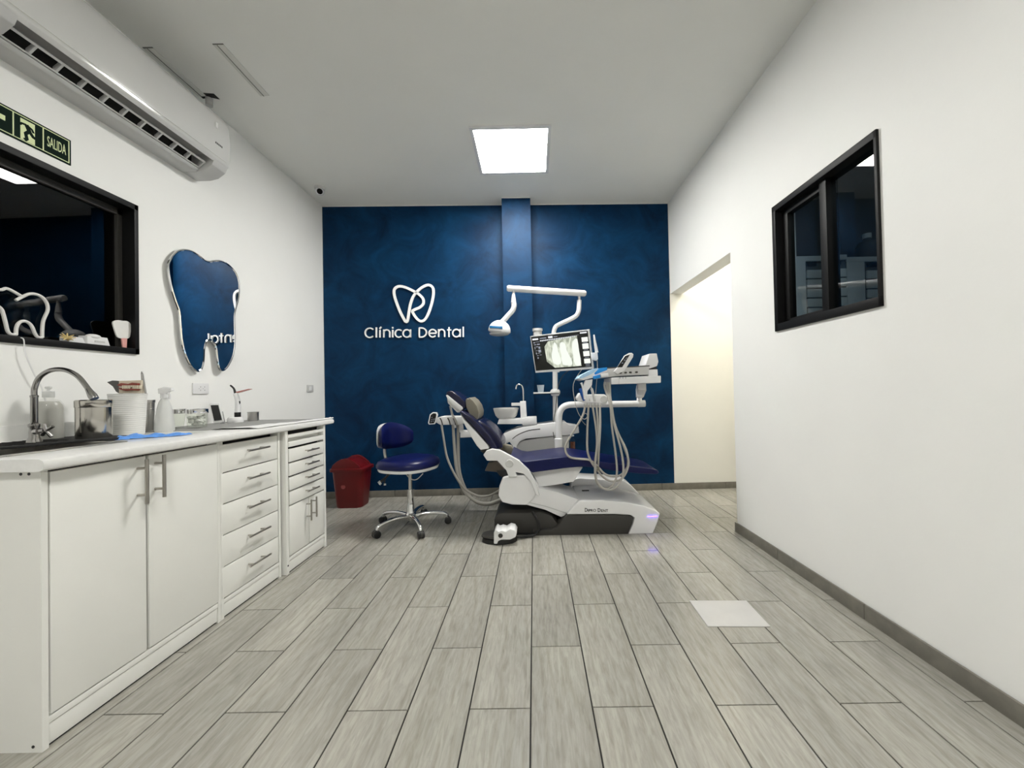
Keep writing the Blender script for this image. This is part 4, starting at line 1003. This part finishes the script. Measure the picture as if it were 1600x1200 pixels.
# backrest
prof('backrest_shell', [(719, 646), (726, 656), (745, 676), (763.5, 697), (764, 701.5), (751, 703.5), (745, 697), (735, 681), (722, 657)], 2.80, 3.25, 'plastic', ch, .008, 3)
prof('backrest_cushion', [(717, 643.5), (722, 642), (737, 651.5), (754, 668), (766, 682), (775, 697), (778, 703), (769, 703), (762, 693), (748, 676), (728, 655)], CN, CF, 'navy_dark', ch, .010, 3)
prof('backrest_pad', [(742, 660), (748, 656.5), (757, 661), (768, 669), (778, 681), (785, 692), (785, 701), (776, 700), (764, 682)], 2.86, 3.20, 'navy_dark', ch, .016, 3)
prof('hinge_cover', [(750, 704.5), (765, 701.5), (768, 704), (757, 709.5)], 2.80, 3.2, 'black', ch, .004)
prof('far_armrest', [(776, 699), (786, 694), (799, 697), (803, 705), (800, 712), (790, 706)], 3.20, 3.27, 'taupe', ch, .008)
# headrest and taupe head bolster
hr = prof('headrest', [(697.5, 618), (697.5, 613), (701.5, 610.5), (707, 611.5), (718, 619), (726.5, 628), (728, 637), (724, 640), (716, 633.5)], 2.90, 3.16, 'navy_dark', ch, .008, 3)
prof('headrest_shell', [(696.5, 617.5), (699, 617), (722.5, 636), (723.5, 639.5), (719, 640.5), (700, 625.5)], 2.895, 3.165, 'plastic', hr, .004)
prof('headrest_bracket', [(698.5, 622), (703, 622), (721, 639), (721, 644), (714, 644.5), (699.5, 630)], 2.97, 3.09, 'plastic', ch, .006, 3)
prof('headrest_rod', [(716, 641), (721, 638), (731, 650), (726, 653)], 3.0, 3.06, 'black', ch, .003)
prof('bolster', [(727.5, 625), (729, 622.5), (732, 623.5), (732.5, 621), (739, 626), (745, 634.5), (748, 644), (747.5, 652), (744, 656.5), (739, 653), (733, 646), (728.5, 636)], 2.88, 3.18, 'taupe', ch, .008, 3)
tube('headrest_hose', [PY(3.0, 703, 634), PY(3.0, 706, 645), PY(3.0, 711, 655), PY(3.02, 714, 664)], .007, 'hose', ch, 8)
# junction box behind the base
jb = thing('junction_box', 'white floor junction box behind the chair base', 'junction box', (.62, 3.42, 0))
jz = [(894, 757), (899, 749), (907, 745.5), (955, 745.5), (976, 748.5), (987, 758), (998, 771), (990, 772.5), (990, 786), (894, 786)]
bxm = prof('housing', [(893.5, 754), (900, 748), (906, 747), (975, 751), (986, 758), (998.5, 771), (997, 785), (893.5, 786)], 3.30, 3.52, 'plastic', jb, .008, 3)
boxes('vent', [(PY(3.4, 903, 751) + Vector((0, 0, -.02)), PY(3.42, 909, 751) + Vector((0, .02, .0)))], 'charcoal', jb)

# ================================================================== CUSPIDOR UNIT (behind the chair)
UN, UF = 3.42, 3.66
cu2 = thing('cuspidor_unit', 'white cuspidor water unit with spittoon bowl behind the chair', 'cuspidor', (.1, 3.55, .3))
ush = [(786.5, 677.5), (800, 672), (816, 667.5), (845, 663), (864, 660.5), (884, 659.5), (889, 664), (904, 666), (905, 676.5), (890, 679.5), (872, 680.5), (844, 683.5), (822, 685.5), (812, 690), (807.5, 697), (806, 708.5), (801.5, 708.5), (801, 697), (796, 690.5), (791, 693.5), (787, 691)]
prof('upper_shell', ush, UN, UF, 'plastic', cu2, .006, 2)
prof('lower_body', [(805, 704), (810, 690), (844, 684), (889, 679), (889, 742), (806, 744)], UN + .03, UF - .01, 'plastic_g', cu2, .006)
prof('chair_mount', [(822, 738), (880, 736), (880, 756), (822, 758)], 3.16, UF - .06, 'charcoal', cu2, .004)
sl_ = [PY(UN - .001, *p) for p in ((800.5, 686), (806, 681.5), (812, 678), (819, 675), (826, 672.8), (835, 671.3), (844, 670.5))]
bm = bmesh.new(); flat = smooth_pts(sl_, False, 3)
up = [p + Vector((0, 0, .004)) for p in flat]; dn = [p - Vector((0, 0, .004)) for p in flat]
add_prism(bm, up + dn[::-1], (0, .006, 0)); link('trim_slit', bm, 'seal', cu2)
prof('bowl_arm', [(777, 662.8), (779.5, 655), (814, 654), (824, 652), (838.5, 651.5), (839, 663.5), (816.5, 664.5), (816, 662.8)], UN, UN + .16, 'plastic', cu2, .005)
prof('arm_neck', [(817, 662), (837, 662), (839, 670), (816, 672)], UN + .03, UN + .14, 'plastic', cu2, .004)
BYC = UN + .09; bc = PY(BYC, 791, 654); sc1 = BYC / F
lathe('spittoon_bowl', bc, [(0, 0), (.066, 0), (.078, .006), (.098, .03), (.110, .065), (.117, .092), (.117, .097), (.110, .096), (.098, .06), (.085, .03), (.06, .018), (0, .014)], 'pot', cu2, 40)
prof('faucet_tower', [(812.3, 627), (821.5, 626.8), (823.3, 653), (813.5, 653)], UN + .04, UN + .12, 'plastic', cu2, .006)
prof('bowl_spout', [(799, 629.5), (814, 629.3), (814, 634.2), (799, 634.2)], UN + .06, UN + .10, 'plastic', cu2, .003)
tube('cup_filler', [PY(BYC, *p) for p in ((818, 628), (817.6, 616), (817, 607), (814.5, 602), (810.5, 600.5), (807.2, 603), (806.2, 608))], .0075, 'chrome', cu2, 10)
PYD = 3.53
post = [PY(PYD, 867.5, 668), PY(PYD, 867.4, 614), PY(PYD, 867.2, 560), PY(PYD, 865.5, 520)]
tube('post', [PY(PYD, 868, 690), post[1], post[2]], .0235, 'plastic', cu2, 16, sm=False)
hub_c = PY(PYD, 867.5, 613.3); lathe('post_collar', hub_c, [(.0235, -.034), (.034, -.03), (.044, -.012), (.048, 0), (.046, .014), (.036, .028), (.0235, .034)], 'plastic', cu2, 24)
prof('shelf', [(833.5, 613.2), (866, 612.3), (866, 614.4), (833.5, 615.6)], PYD - .10, PYD + .06, 'plastic', cu2, .002)
prof('shelf_edge', [(833.5, 615.3), (874, 614.3), (874, 615.2), (833.5, 616.2)], PYD - .102, PYD - .06, 'black', cu2)
wb_ = thing('water_bottle', 'brown tinted bottle hanging under the cuspidor unit', 'bottle', PY(3.50, 895, 702))
q = PY(3.50, 895, 702); lathe('bottle', q, [(0, 0), (.022, 0), (.025, .006), (.025, .085), (.018, .105), (.012, .11), (.012, .125)], 'clear', wb_, 20)
lathe('contents', q, [(0, .003), (.020, .003), (.0225, .008), (.0225, .07), (0, .07)], 'rust', wb_, 20)
lathe('cap', q + Vector((0, 0, .12)), [(.014, 0), (.014, .012), (0, .012)], 'plastic', wb_, 16)
# drinking cup on the shelf
q = PY(PYD - .05, 845, 612.8); cp_ = thing('drinking_cup', 'clear plastic drinking cup on the small shelf', 'cup', q)
lathe('cup', q, [(0, 0), (.024, 0), (.026, .002), (.034, .064), (.036, .066), (.033, .066), (.0245, .004), (0, .003)], 'cup', cp_, 24)

# ================================================================== OPERATING LAMP
ol_ = thing('operating_lamp', 'white dental operating lamp on a jointed overhead arm', 'lamp', PY(3.53, 866, 560))
arm = [(866.8, 562), (866, 540), (864.8, 524), (867.5, 512), (874, 507), (890, 499.5), (900, 493.5), (904, 486), (904.8, 476), (905, 469)]
tube('lower_arm', [PY(3.53, *p) for p in arm], .0215, 'plastic', ol_, 14, k=4)
tube('elbow_joint', [PY(3.53, 905, 469.5), PY(3.53, 904.8, 462)], .013, 'steel', ol_, 12, sm=False)
e0, e1 = PY(3.53, 915, 458.6), PY(3.36, 792, 450.7)
bm = bmesh.new(); dv = (e1 - e0); n_dir = Vector((0, 0, 1)); side_ = dv.cross(n_dir).normalized()
def sec(p, s): return [p + side_ * (.030 * s * math.cos(2 * math.pi * k / 16)) + n_dir * (.029 * s * math.sin(2 * math.pi * k / 16)) for k in range(16)]
loft(bm, [sec(e0, .75), sec(e0 + dv * .015, 1.), sec(e0 + dv * .985, .98), sec(e1, .7)]); link('spring_arm', bm, 'plastic', ol_, True)
dy = 3.365
tube('drop_joint', [PY(dy, 802.5, 455), PY(dy, 802.3, 460)], .012, 'steel', ol_, 12, sm=False)
tube('drop_arm', [PY(dy, *p) for p in ((802.2, 459), (802.4, 466), (802.6, 473))], [.012, .019, .0235], 'plastic', ol_, 14, k=4)
tube('drop_arm', [PY(dy, *p) for p in ((802.6, 473.3), (803.2, 478), (801, 485), (794, 493), (784.5, 503.5))], .0235, 'plastic', ol_, 14, k=4)
hc_ = PY(dy, 780.3, 517.5)
bm = bmesh.new(); bmesh.ops.create_uvsphere(bm, u_segments=28, v_segments=18, radius=1)
for v in bm.verts:
    z = v.co.z; v.co = Vector((v.co.x * .100, v.co.y * .085, z * (.098 if z > 0 else .03)))
bmesh.ops.rotate(bm, verts=bm.verts, cent=(0, 0, 0), matrix=Matrix.Rotation(math.radians(8), 3, 'Y'))
bmesh.ops.translate(bm, verts=bm.verts, vec=hc_)
hd = link('lamp_head', bm, 'plastic', ol_, True)
lathe('lamp_lens', hc_ - Vector((0, 0, .027)), [(0, -.014), (.05, -.012), (.082, -.004), (.09, .008), (.0, .01)], 'plastic_g', hd, 28)
prof('blue_strip', [(765, 508.8), (785, 509.6), (785, 514), (764.5, 511.8)], dy - .091, dy - .03, 'strip_blue', hd, .003)

# ================================================================== MONITOR
mo = thing('monitor', 'white rimmed monitor showing a dental X-ray on its screen', 'monitor', (.242, 3.316, 1.38))
MC = Vector((.242, 3.316, 1.38))
MR = Matrix.Rotation(-.428, 3, 'Z') @ Matrix.Rotation(.257, 3, 'X') @ Matrix.Rotation(-.024, 3, 'Y')
MW, MH = .54, .335
def mbox(name, u0, v0, u1, v1, d0, d1, mt, parent, bevel=0.):
    """u,v from the upper left corner, 0..1 across the front; d depth behind the front"""
    bm = bmesh.new(); add_box(bm, ((u0 - .5) * MW, d0, (.5 - v1) * MH), ((u1 - .5) * MW, d1, (.5 - v0) * MH), bevel)
    for v in bm.verts: v.co = MC + MR @ v.co
    return link(name, bm, mt, parent, bevel > 0)
def mpoly(name, uv, d0, d1, mt, parent, sm=0):
    pts = [Vector(((u - .5) * MW, d0, (.5 - v) * MH)) for u, v in uv]
    if sm: pts = smooth_pts(pts, True, sm)
    bm = bmesh.new(); add_prism(bm, pts, (0, d1 - d0, 0))
    for v in bm.verts: v.co = MC + MR @ v.co
    return link(name, bm, mt, parent)
mbox('housing', 0, 0, 1, 1, .004, .035, 'plastic', mo, .004)
bm = bmesh.new(); 
for (u0, v0, u1, v1) in ((0, 0, 1, .022), (0, .945, 1, 1), (0, .022, .012, .945), (.985, .022, 1, .945)):
    add_box(bm, ((u0 - .5) * MW, -.002, (.5 - v1) * MH), ((u1 - .5) * MW, .006, (.5 - v0) * MH))
for v in bm.verts: v.co = MC + MR @ v.co
link('bezel', bm, 'plastic', mo)
scn = mbox('screen', .012, .022, .985, .945, .001, .005, 'screen', mo)
mpoly('xray_image', [(.225, .32), (.30, .185), (.80, .115), (.815, .90), (.36, .90), (.235, .72)], .0000, .001, 'xray', scn)
mpoly('tooth_picture', [(.33, .60), (.36, .42), (.40, .24), (.44, .28), (.455, .48), (.48, .68), (.475, .78), (.42, .83), (.35, .77)], -.0006, .0002, 'thumb', scn, 3)
mpoly('tooth_picture', [(.50, .55), (.49, .40), (.505, .27), (.545, .24), (.59, .30), (.60, .45), (.635, .60), (.665, .74), (.66, .85), (.58, .86), (.51, .83), (.495, .70)], -.0006, .0002, 'thumb', scn, 3)
mpoly('tooth_picture', [(.70, .38), (.74, .22), (.80, .20), (.806, .5), (.812, .86), (.71, .86), (.70, .62)], -.0006, .0002, 'thumb', scn, 2)
mpoly('frame_line', [(.185, .165), (.83, .095), (.832, .102), (.19, .172)], 0, .001, 'icon_dim', scn)
for i, (v0, v1) in enumerate(((.175, .29), (.335, .47), (.53, .66), (.725, .845))): mbox('thumbnail', .87, v0, .97, v1, .0, .001, 'thumb', scn)
for i, v in enumerate((.31, .495, .69, .865, .905)): mbox('caption', .885, v, .955, v + .012, .0, .001, 'icon_dim', scn)
for i in range(20): mbox('icon', .165 + i * .0305, .135 - i * .001, .165 + i * .0305 + .018, .165 - i * .001, .0, .001, 'icon', scn)
mbox('title', .03, .075, .135, .115, 0, .001, 'icon', scn); mbox('tab', .165, .075, .28, .1, 0, .001, 'icon_dim', scn); mbox('tab', .315, .055, .39, .105, 0, .001, 'icon', scn); mbox('tab', .41, .07, .475, .09, 0, .001, 'icon_dim', scn)
mbox('caption', .855, .045, .965, .075, 0, .001, 'icon', scn)
for (u0, v0, u1, v1) in ((.04, .17, .07, .2), (.08, .165, .15, .175), (.045, .23, .085, .25), (.10, .22, .15, .25), (.05, .29, .06, .36), (.075, .29, .115, .31), (.12, .3, .15, .36), (.055, .40, .10, .41), (.11, .385, .155, .45), (.06, .45, .075, .5), (.09, .47, .14, .48), (.07, .53, .10, .545), (.12, .52, .16, .53), (.075, .58, .095, .62)):
    mbox('toolbar_icon', u0, v0, u1, v1, 0, .001, 'icon_dim', scn)
mbox('power_button', .39, 1.0, .42, 1.03, .004, .02, 'plastic', mo)
bk = MC + MR @ Vector((-.03, .035, -.02))
tube('mounting_arm', [bk, (bk + PY(3.53, 867, 560)) / 2 + Vector((0, 0, .004)), PY(3.53, 867, 556)], .022, 'charcoal', mo, 12, sm=False)
lathe('rear_knob', PY(3.47, 840, 526), [(0, 0), (.040, 0), (.040, .05), (.046, .052), (.046, .072), (0, .074)], 'plastic_g', mo, 20)
tube('cable', [MC + MR @ Vector((.06, .03, -.16)), PY(3.46, 879, 588), PY(3.50, 872, 605), PY(3.50, 868, 640), PY(3.44, 864, 665), PY(3.41, 866, 685), PY(3.405, 873, 702)], .0035, 'charcoal', mo, 6)
tube('cable', [MC + MR @ Vector((.17, .03, -.16)), PY(3.3, 896, 600), PY(3.28, 899, 630), PY(3.28, 905, 648), PY(3.28, 913, 655), PY(3.3, 918, 650), PY(3.32, 914, 646), PY(3.34, 909, 656), PY(3.36, 915, 664)], .003, 'hose', mo, 6)
# intraoral camera in its holder on the monitor's right side
ic = thing('intraoral_camera', 'slim white intraoral camera wand in a holder beside the monitor', 'dental camera', PY(3.2, 931, 563))
prof('holder', [(924, 551), (933.5, 550.5), (934.5, 561), (932, 563.5), (925, 562)], 3.18, 3.22, 'plastic', ic, .003)
tube('wand', [PY(3.2, *p) for p in ((928, 523), (929.3, 533), (931, 543), (932.5, 551))], [.006, .0105, .0135, .0145], 'plastic', ic, 12)
tube('lead', [PY(3.2, 933, 562), PY(3.2, 933.5, 578), PY(3.22, 932, 600), PY(3.24, 930, 622)], .003, 'hose', ic, 6)

# ================================================================== DELIVERY TRAY ON ITS SWING ARM
DN, DF = 2.84, 3.14
de = thing('delivery_unit', 'white delivery tray with instruments and grey hoses on a bent swing arm', 'dental unit', (.6, 3.2, .5))
pipe = [(873, 700), (873.2, 670), (873.2, 656), (874.5, 645), (879, 637), (887, 633), (900, 632), (940, 631.7), (985, 631), (1000, 630.7)]
tube('swing_arm', [PY(3.37, *p) for p in pipe], .0285, 'plastic', de, 18, k=4)
lathe('arm_socket', PY(3.37, 873, 712), [(.036, 0), (.036, .15), (.031, .156)], 'plastic', de, 20)
tube('arm_end', [PY(3.37, 997, 630.8), PY(3.37, 1007.5, 630.4)], .031, 'plastic', de, 18, sm=False)
lathe('arm_pivot', PY(3.37, 999, 628), [(.024, 0), (.022, .03), (.02, .07), (0, .072)], 'plastic', de, 18)
pj0, pj1 = PY(3.36, 999, 616.5), PY(3.05, 1003, 603)
bm = bmesh.new(); dv = pj1 - pj0; side_ = dv.cross(Vector((0, 0, 1))).normalized(); up_ = side_.cross(dv).normalized()
def sec2(p, a, b): return [p + side_ * x + up_ * z for x, z in ((-a, -b), (a, -b), (a, b), (-a, b))]
loft(bm, [sec2(pj0, .026, .03), sec2(pj0 + dv * .1, .032, .04), sec2(pj0 + dv * .9, .036, .036), sec2(pj1, .03, .028)]); bmesh.ops.bevel(bm, geom=bm.edges[:], offset=.008, segments=2, affect='EDGES'); link('lift_arm', bm, 'plastic', de, True)
p = PY(3.30, 999, 614.5); lathe('arm_knob', p, [(0, -.02), (.014, -.02), (.016, 0), (0, 0)], 'black', de, 14, 'y')
prof('tray_body', [(955, 590), (1010, 587.5), (1033, 587), (1033, 598), (968, 600), (955.5, 600.5)], DN, DF, 'plastic', de, .006)
prof('tray_seam', [(966.5, 589.6), (968, 589.6), (968, 600), (966.5, 600)], DN - .0006, DN + .01, 'plastic_g', de)
prof('tray_top', [(949, 576), (1015, 572.5), (1013, 585.5), (968, 587.5), (938, 590.5), (939, 585)], DN + .015, DF + .02, 'plastic_g', de, .005)
prof('tray_mat', [(948, 575.6), (1015.5, 572.2), (1015.5, 570.8), (949, 574.2)], DN + .02, DF + .02, 'charcoal', de)
for i, x in enumerate((969.5, 977.5, 985, 994.5)): ellipsoid('button', PY(DN + .014, x, 582.6 - i * .35), (.012, .005, .007), 'charcoal', de, 10)
for i, x in enumerate((968.5, 973, 977.5)): prof('mark', [(x, 588.4), (x + .7, 588.4), (x + .7, 592), (x, 592)], DN - .0006, DN + .004, 'charcoal', de)
tube('tray_handle', [PY(DN + .01, 938.5, 587), PY(DN + .01, 950, 585.5)], .0175, 'plastic', de, 16, sm=False)
wing = prof('tray_wing', [(904, 592), (909, 586.5), (918, 582), (928, 577.5), (949, 576.5), (949, 581), (927, 590), (912, 594)], DN, DF - .02, 'plastic', de, .003)
prof('film_cover', [(903.5, 591.2), (909, 585.3), (919, 580.5), (928, 576), (935, 575.2), (928, 582), (921, 586), (910, 591)], DN - .002, DF - .03, 'pale_film', wing, .002)
prof('film_cover', [(928.5, 583), (936, 575.5), (948.5, 573.8), (949, 578), (940, 581.5), (930, 585.5)], DN - .003, DF - .03, 'blue_film', wing, .002)
prof('film_cover', [(926.5, 587.8), (938, 585), (938, 590.6), (928.5, 592.2)], DN - .012, DN + .05, 'blue_film', wing, .003)
# tilted control pad
pad = [(959, 580.5), (964, 575), (976, 555.5), (983, 551.5), (987, 551), (990, 553.3), (989.3, 558), (975.5, 580), (964.5, 584.5)]
cpad = prof('control_pad', pad, DN - .005, DN + .018, 'plastic', de, .005, 3)
prof('pad_screen', [(964, 574.2), (976.3, 556.5), (984.6, 553.8), (972.3, 574)], DN - .0065, DN, 'lens', cpad)
for (u, v) in ((.3, .35), (.5, .3), (.35, .6), (.6, .55), (.45, .75), (.65, .75)):
    x = 964 + (976.3 - 964) * v + 8.3 * u; y = 574.2 + (556.5 - 574.2) * v - 1.2 * u
    prof('pad_icon', [(x, y), (x + .8, y - 1.3), (x + 2.4, y - 1.6), (x + 1.6, y - .3)], DN - .0072, DN - .003, 'icon_dim', cpad)
# hinge head at the right end
prof('viewer_head', [(1008.5, 570.5), (1014.5, 552.5), (1026.5, 552), (1029, 565), (1027, 572), (1015, 576)], DN + .05, DF - .05, 'plastic', de, .006)
prof('viewer_hinge', [(1015, 575.5), (1018, 570.5), (1027, 570), (1025, 579), (1016, 579)], DN + .07, DF - .07, 'black', de, .003)
prof('viewer_base', [(1013.5, 577.5), (1027.5, 577), (1028, 587.5), (1013, 588)], DN + .05, DF - .04, 'plastic', de, .004)
# instrument holder hung under the wing
IY = DN - .045
prof('holder_bracket', [(915, 594), (926, 592.5), (925, 602), (918, 611), (917.5, 622), (913, 622), (911, 604)], DN + .01, DN + .06, 'plastic', de, .004)
ih = prof('instrument_holder', [(900.5, 622), (905.5, 613.5), (912, 616.5), (930, 616), (945, 616), (949.5, 620), (950, 627), (946.5, 631.5), (930, 630.5), (914, 629.3), (903.5, 627)], DN - .03, DN + .07, 'plastic', de, .010, 3)
lathe('end_cap', PY(DN - .03, 943.5, 623.8), [(0, -.004), (.024, -.004), (.026, 0), (0, 0)], 'plastic_g', ih, 20, 'y')
for i, x in enumerate((914.5, 919.8, 926, 932, 938)):
    lathe('hose_cuff', PY(IY, x, 636.5), [(.008, 0), (.011, .006), (.012, .03), (0, .03)], 'plastic_g', ih, 12)
tube('handpiece', [PY(IY, 906.5, 607), PY(IY, 909, 615), PY(IY, 912.8, 626)], [.012, .0125, .009], 'handle_blue', de, 12)
tube('handpiece', [PY(IY - .01, 908, 598), PY(IY - .01, 910, 604), PY(IY - .01, 914.5, 624)], [.009, .006, .011], 'plastic', de, 12)
tube('air_syringe', [PY(IY, 923.3, 603), PY(IY, 924.2, 607)], [.004, .0055], 'steel', de, 8, k=2)
tube('air_syringe', [PY(IY, 924.2, 607), PY(IY, 926, 613), PY(IY, 929.3, 627)], [.0095, .010, .009], 'plastic_g', de, 10)
tube('suction_tip', [PY(IY - .006, 921, 622.5), PY(IY - .006, 921.5, 627)], [.0025, .004], 'steel', de, 8, k=2)
H = [
 [(914.5, 633), (910.6, 649), (898, 671), (885.5, 692), (883.4, 704), (890, 714), (905, 717), (920, 718.5), (931, 726), (945, 740.6), (961, 744.6), (973.8, 739), (981, 725), (978.5, 703), (962.7, 669.5), (954.8, 631.6), (953, 600)],
 [(919.7, 633), (917.7, 671), (917.7, 702.7), (923, 720), (932, 733), (942, 745), (954.8, 751.7), (970.6, 748.5), (980, 734), (981.7, 718.5), (973.8, 694.8), (961, 664), (955.5, 632), (951.6, 600)],
 [(925.6, 633), (931, 666), (932.7, 694.8), (929.8, 726), (931, 748.5), (939, 761), (951.6, 762.7), (961, 751.7), (964, 734), (961, 702.7), (956, 666), (953.5, 630), (948.5, 600)],
 [(932, 633), (934.5, 666), (933.5, 694.8), (930, 723), (932.7, 751.7), (945, 764), (961, 762.7), (972, 747), (973.8, 726), (969, 698), (959.5, 663), (952, 628), (945, 599)],
 [(937.4, 633), (937.8, 666), (936.2, 694.8), (935, 716), (934.5, 731)],
 [(941.5, 599), (943, 615), (949, 640), (956, 668), (965, 700), (967, 722)]]
for i, h in enumerate(H[:5]):
    n = len(h); yo = [IY, DN - .06 - .006 * i]
    pts = [PY(IY - (.028 + .011 * i) * math.sin(math.pi * min(1, .08 + j / (n - 1))) , *p) for j, p in enumerate(h)]
    if i < 4: pts[-1] = PY(DN + .05, *h[-1]) + Vector((0, 0, .01)); pts.insert(-1, PY(DN + .03, h[-1][0], 606))
    tube('hose', pts, .0078, 'hose', de, 8, k=4)
lathe('hose_end', PY(IY - .06, 934.8, 735), [(0, 0), (.009, 0), (.010, .004), (.010, .022), (.008, .026), (0, .026)], 'taupe', de, 12)

# ================================================================== ASSISTANT TRAY (head end, far side)
AY = 3.30
at = thing('assistant_tray', 'white assistant instrument tray with keypad behind the backrest', 'dental tray', PY(AY, 705, 663))
prof('tray', [(682, 653), (690, 650.5), (727, 650.5), (727, 660), (722, 663.5), (688, 664), (681, 660)], AY, AY + .12, 'plastic', at, .006, 3)
prof('tray_support', [(719, 672), (736, 674), (745, 683), (719, 684)], AY + .02, AY + .10, 'plastic', at, .005)
prof('support_link', [(736, 675), (790, 690), (790, 697), (742, 683)], AY + .04, AY + .08, 'plastic', at, .004)
prof('riser', [(712, 662), (722, 662), (724, 676), (718, 676)], AY + .04, AY + .09, 'plastic', at, .004)
kp = prof('keypad', [(668.5, 661), (671.5, 647.5), (676, 644), (682.5, 644.3), (684, 648), (681.5, 659.5), (679, 663), (670, 663.5)], AY - .015, AY + .005, 'plastic', at, .004, 2)
prof('keypad_face', [(670.3, 660.3), (672.8, 648.5), (676.5, 645.7), (681, 646), (681.9, 648.5), (679.5, 659), (677.8, 661.5), (671, 662)], AY - .0165, AY - .01, 'lens', kp)
for (x, y) in ((674, 655), (677, 654.6), (673.5, 658), (676.5, 657.6), (678.8, 654.2), (674, 651.8)):
    prof('key', [(x, y), (x + 1.3, y), (x + 1.3, y + 1), (x, y + 1)], AY - .0172, AY - .014, 'icon_dim', kp)
for i, x in enumerate((690, 702, 710.5)):
    tube('hose_hook', [PY(AY - .012, x - 2.5, 653), PY(AY - .014, x, 658), PY(AY - .012, x + 1.5, 664)], .0055, 'charcoal', at, 8)
AH = [
 [(690, 664), (694, 690), (699, 716), (712.5, 745), (726, 763), (746, 774.5), (765, 774), (782, 765)],
 [(708, 664), (710, 698), (713.6, 734), (724, 765.5), (742, 782), (757.5, 786.5), (770, 785), (786, 778)],
 [(716, 664), (716, 702.5), (718, 738.5), (729, 768), (744, 784), (760, 788), (772, 786), (788, 780)]]
for i, (h, r) in enumerate(zip(AH, (.0095, .013, .015))):
    tube('hose', [PY(AY - .01 + .03 * i, *p) for p in h], r, 'hose', at, 10, k=4)
tube('suction_handle', [PY(AY - .01, 704, 635), PY(AY - .01, 706, 645), PY(AY - .005, 709, 655), PY(AY + .02, 711, 668)], [.006, .009, .011, .011], 'plastic', at, 10)
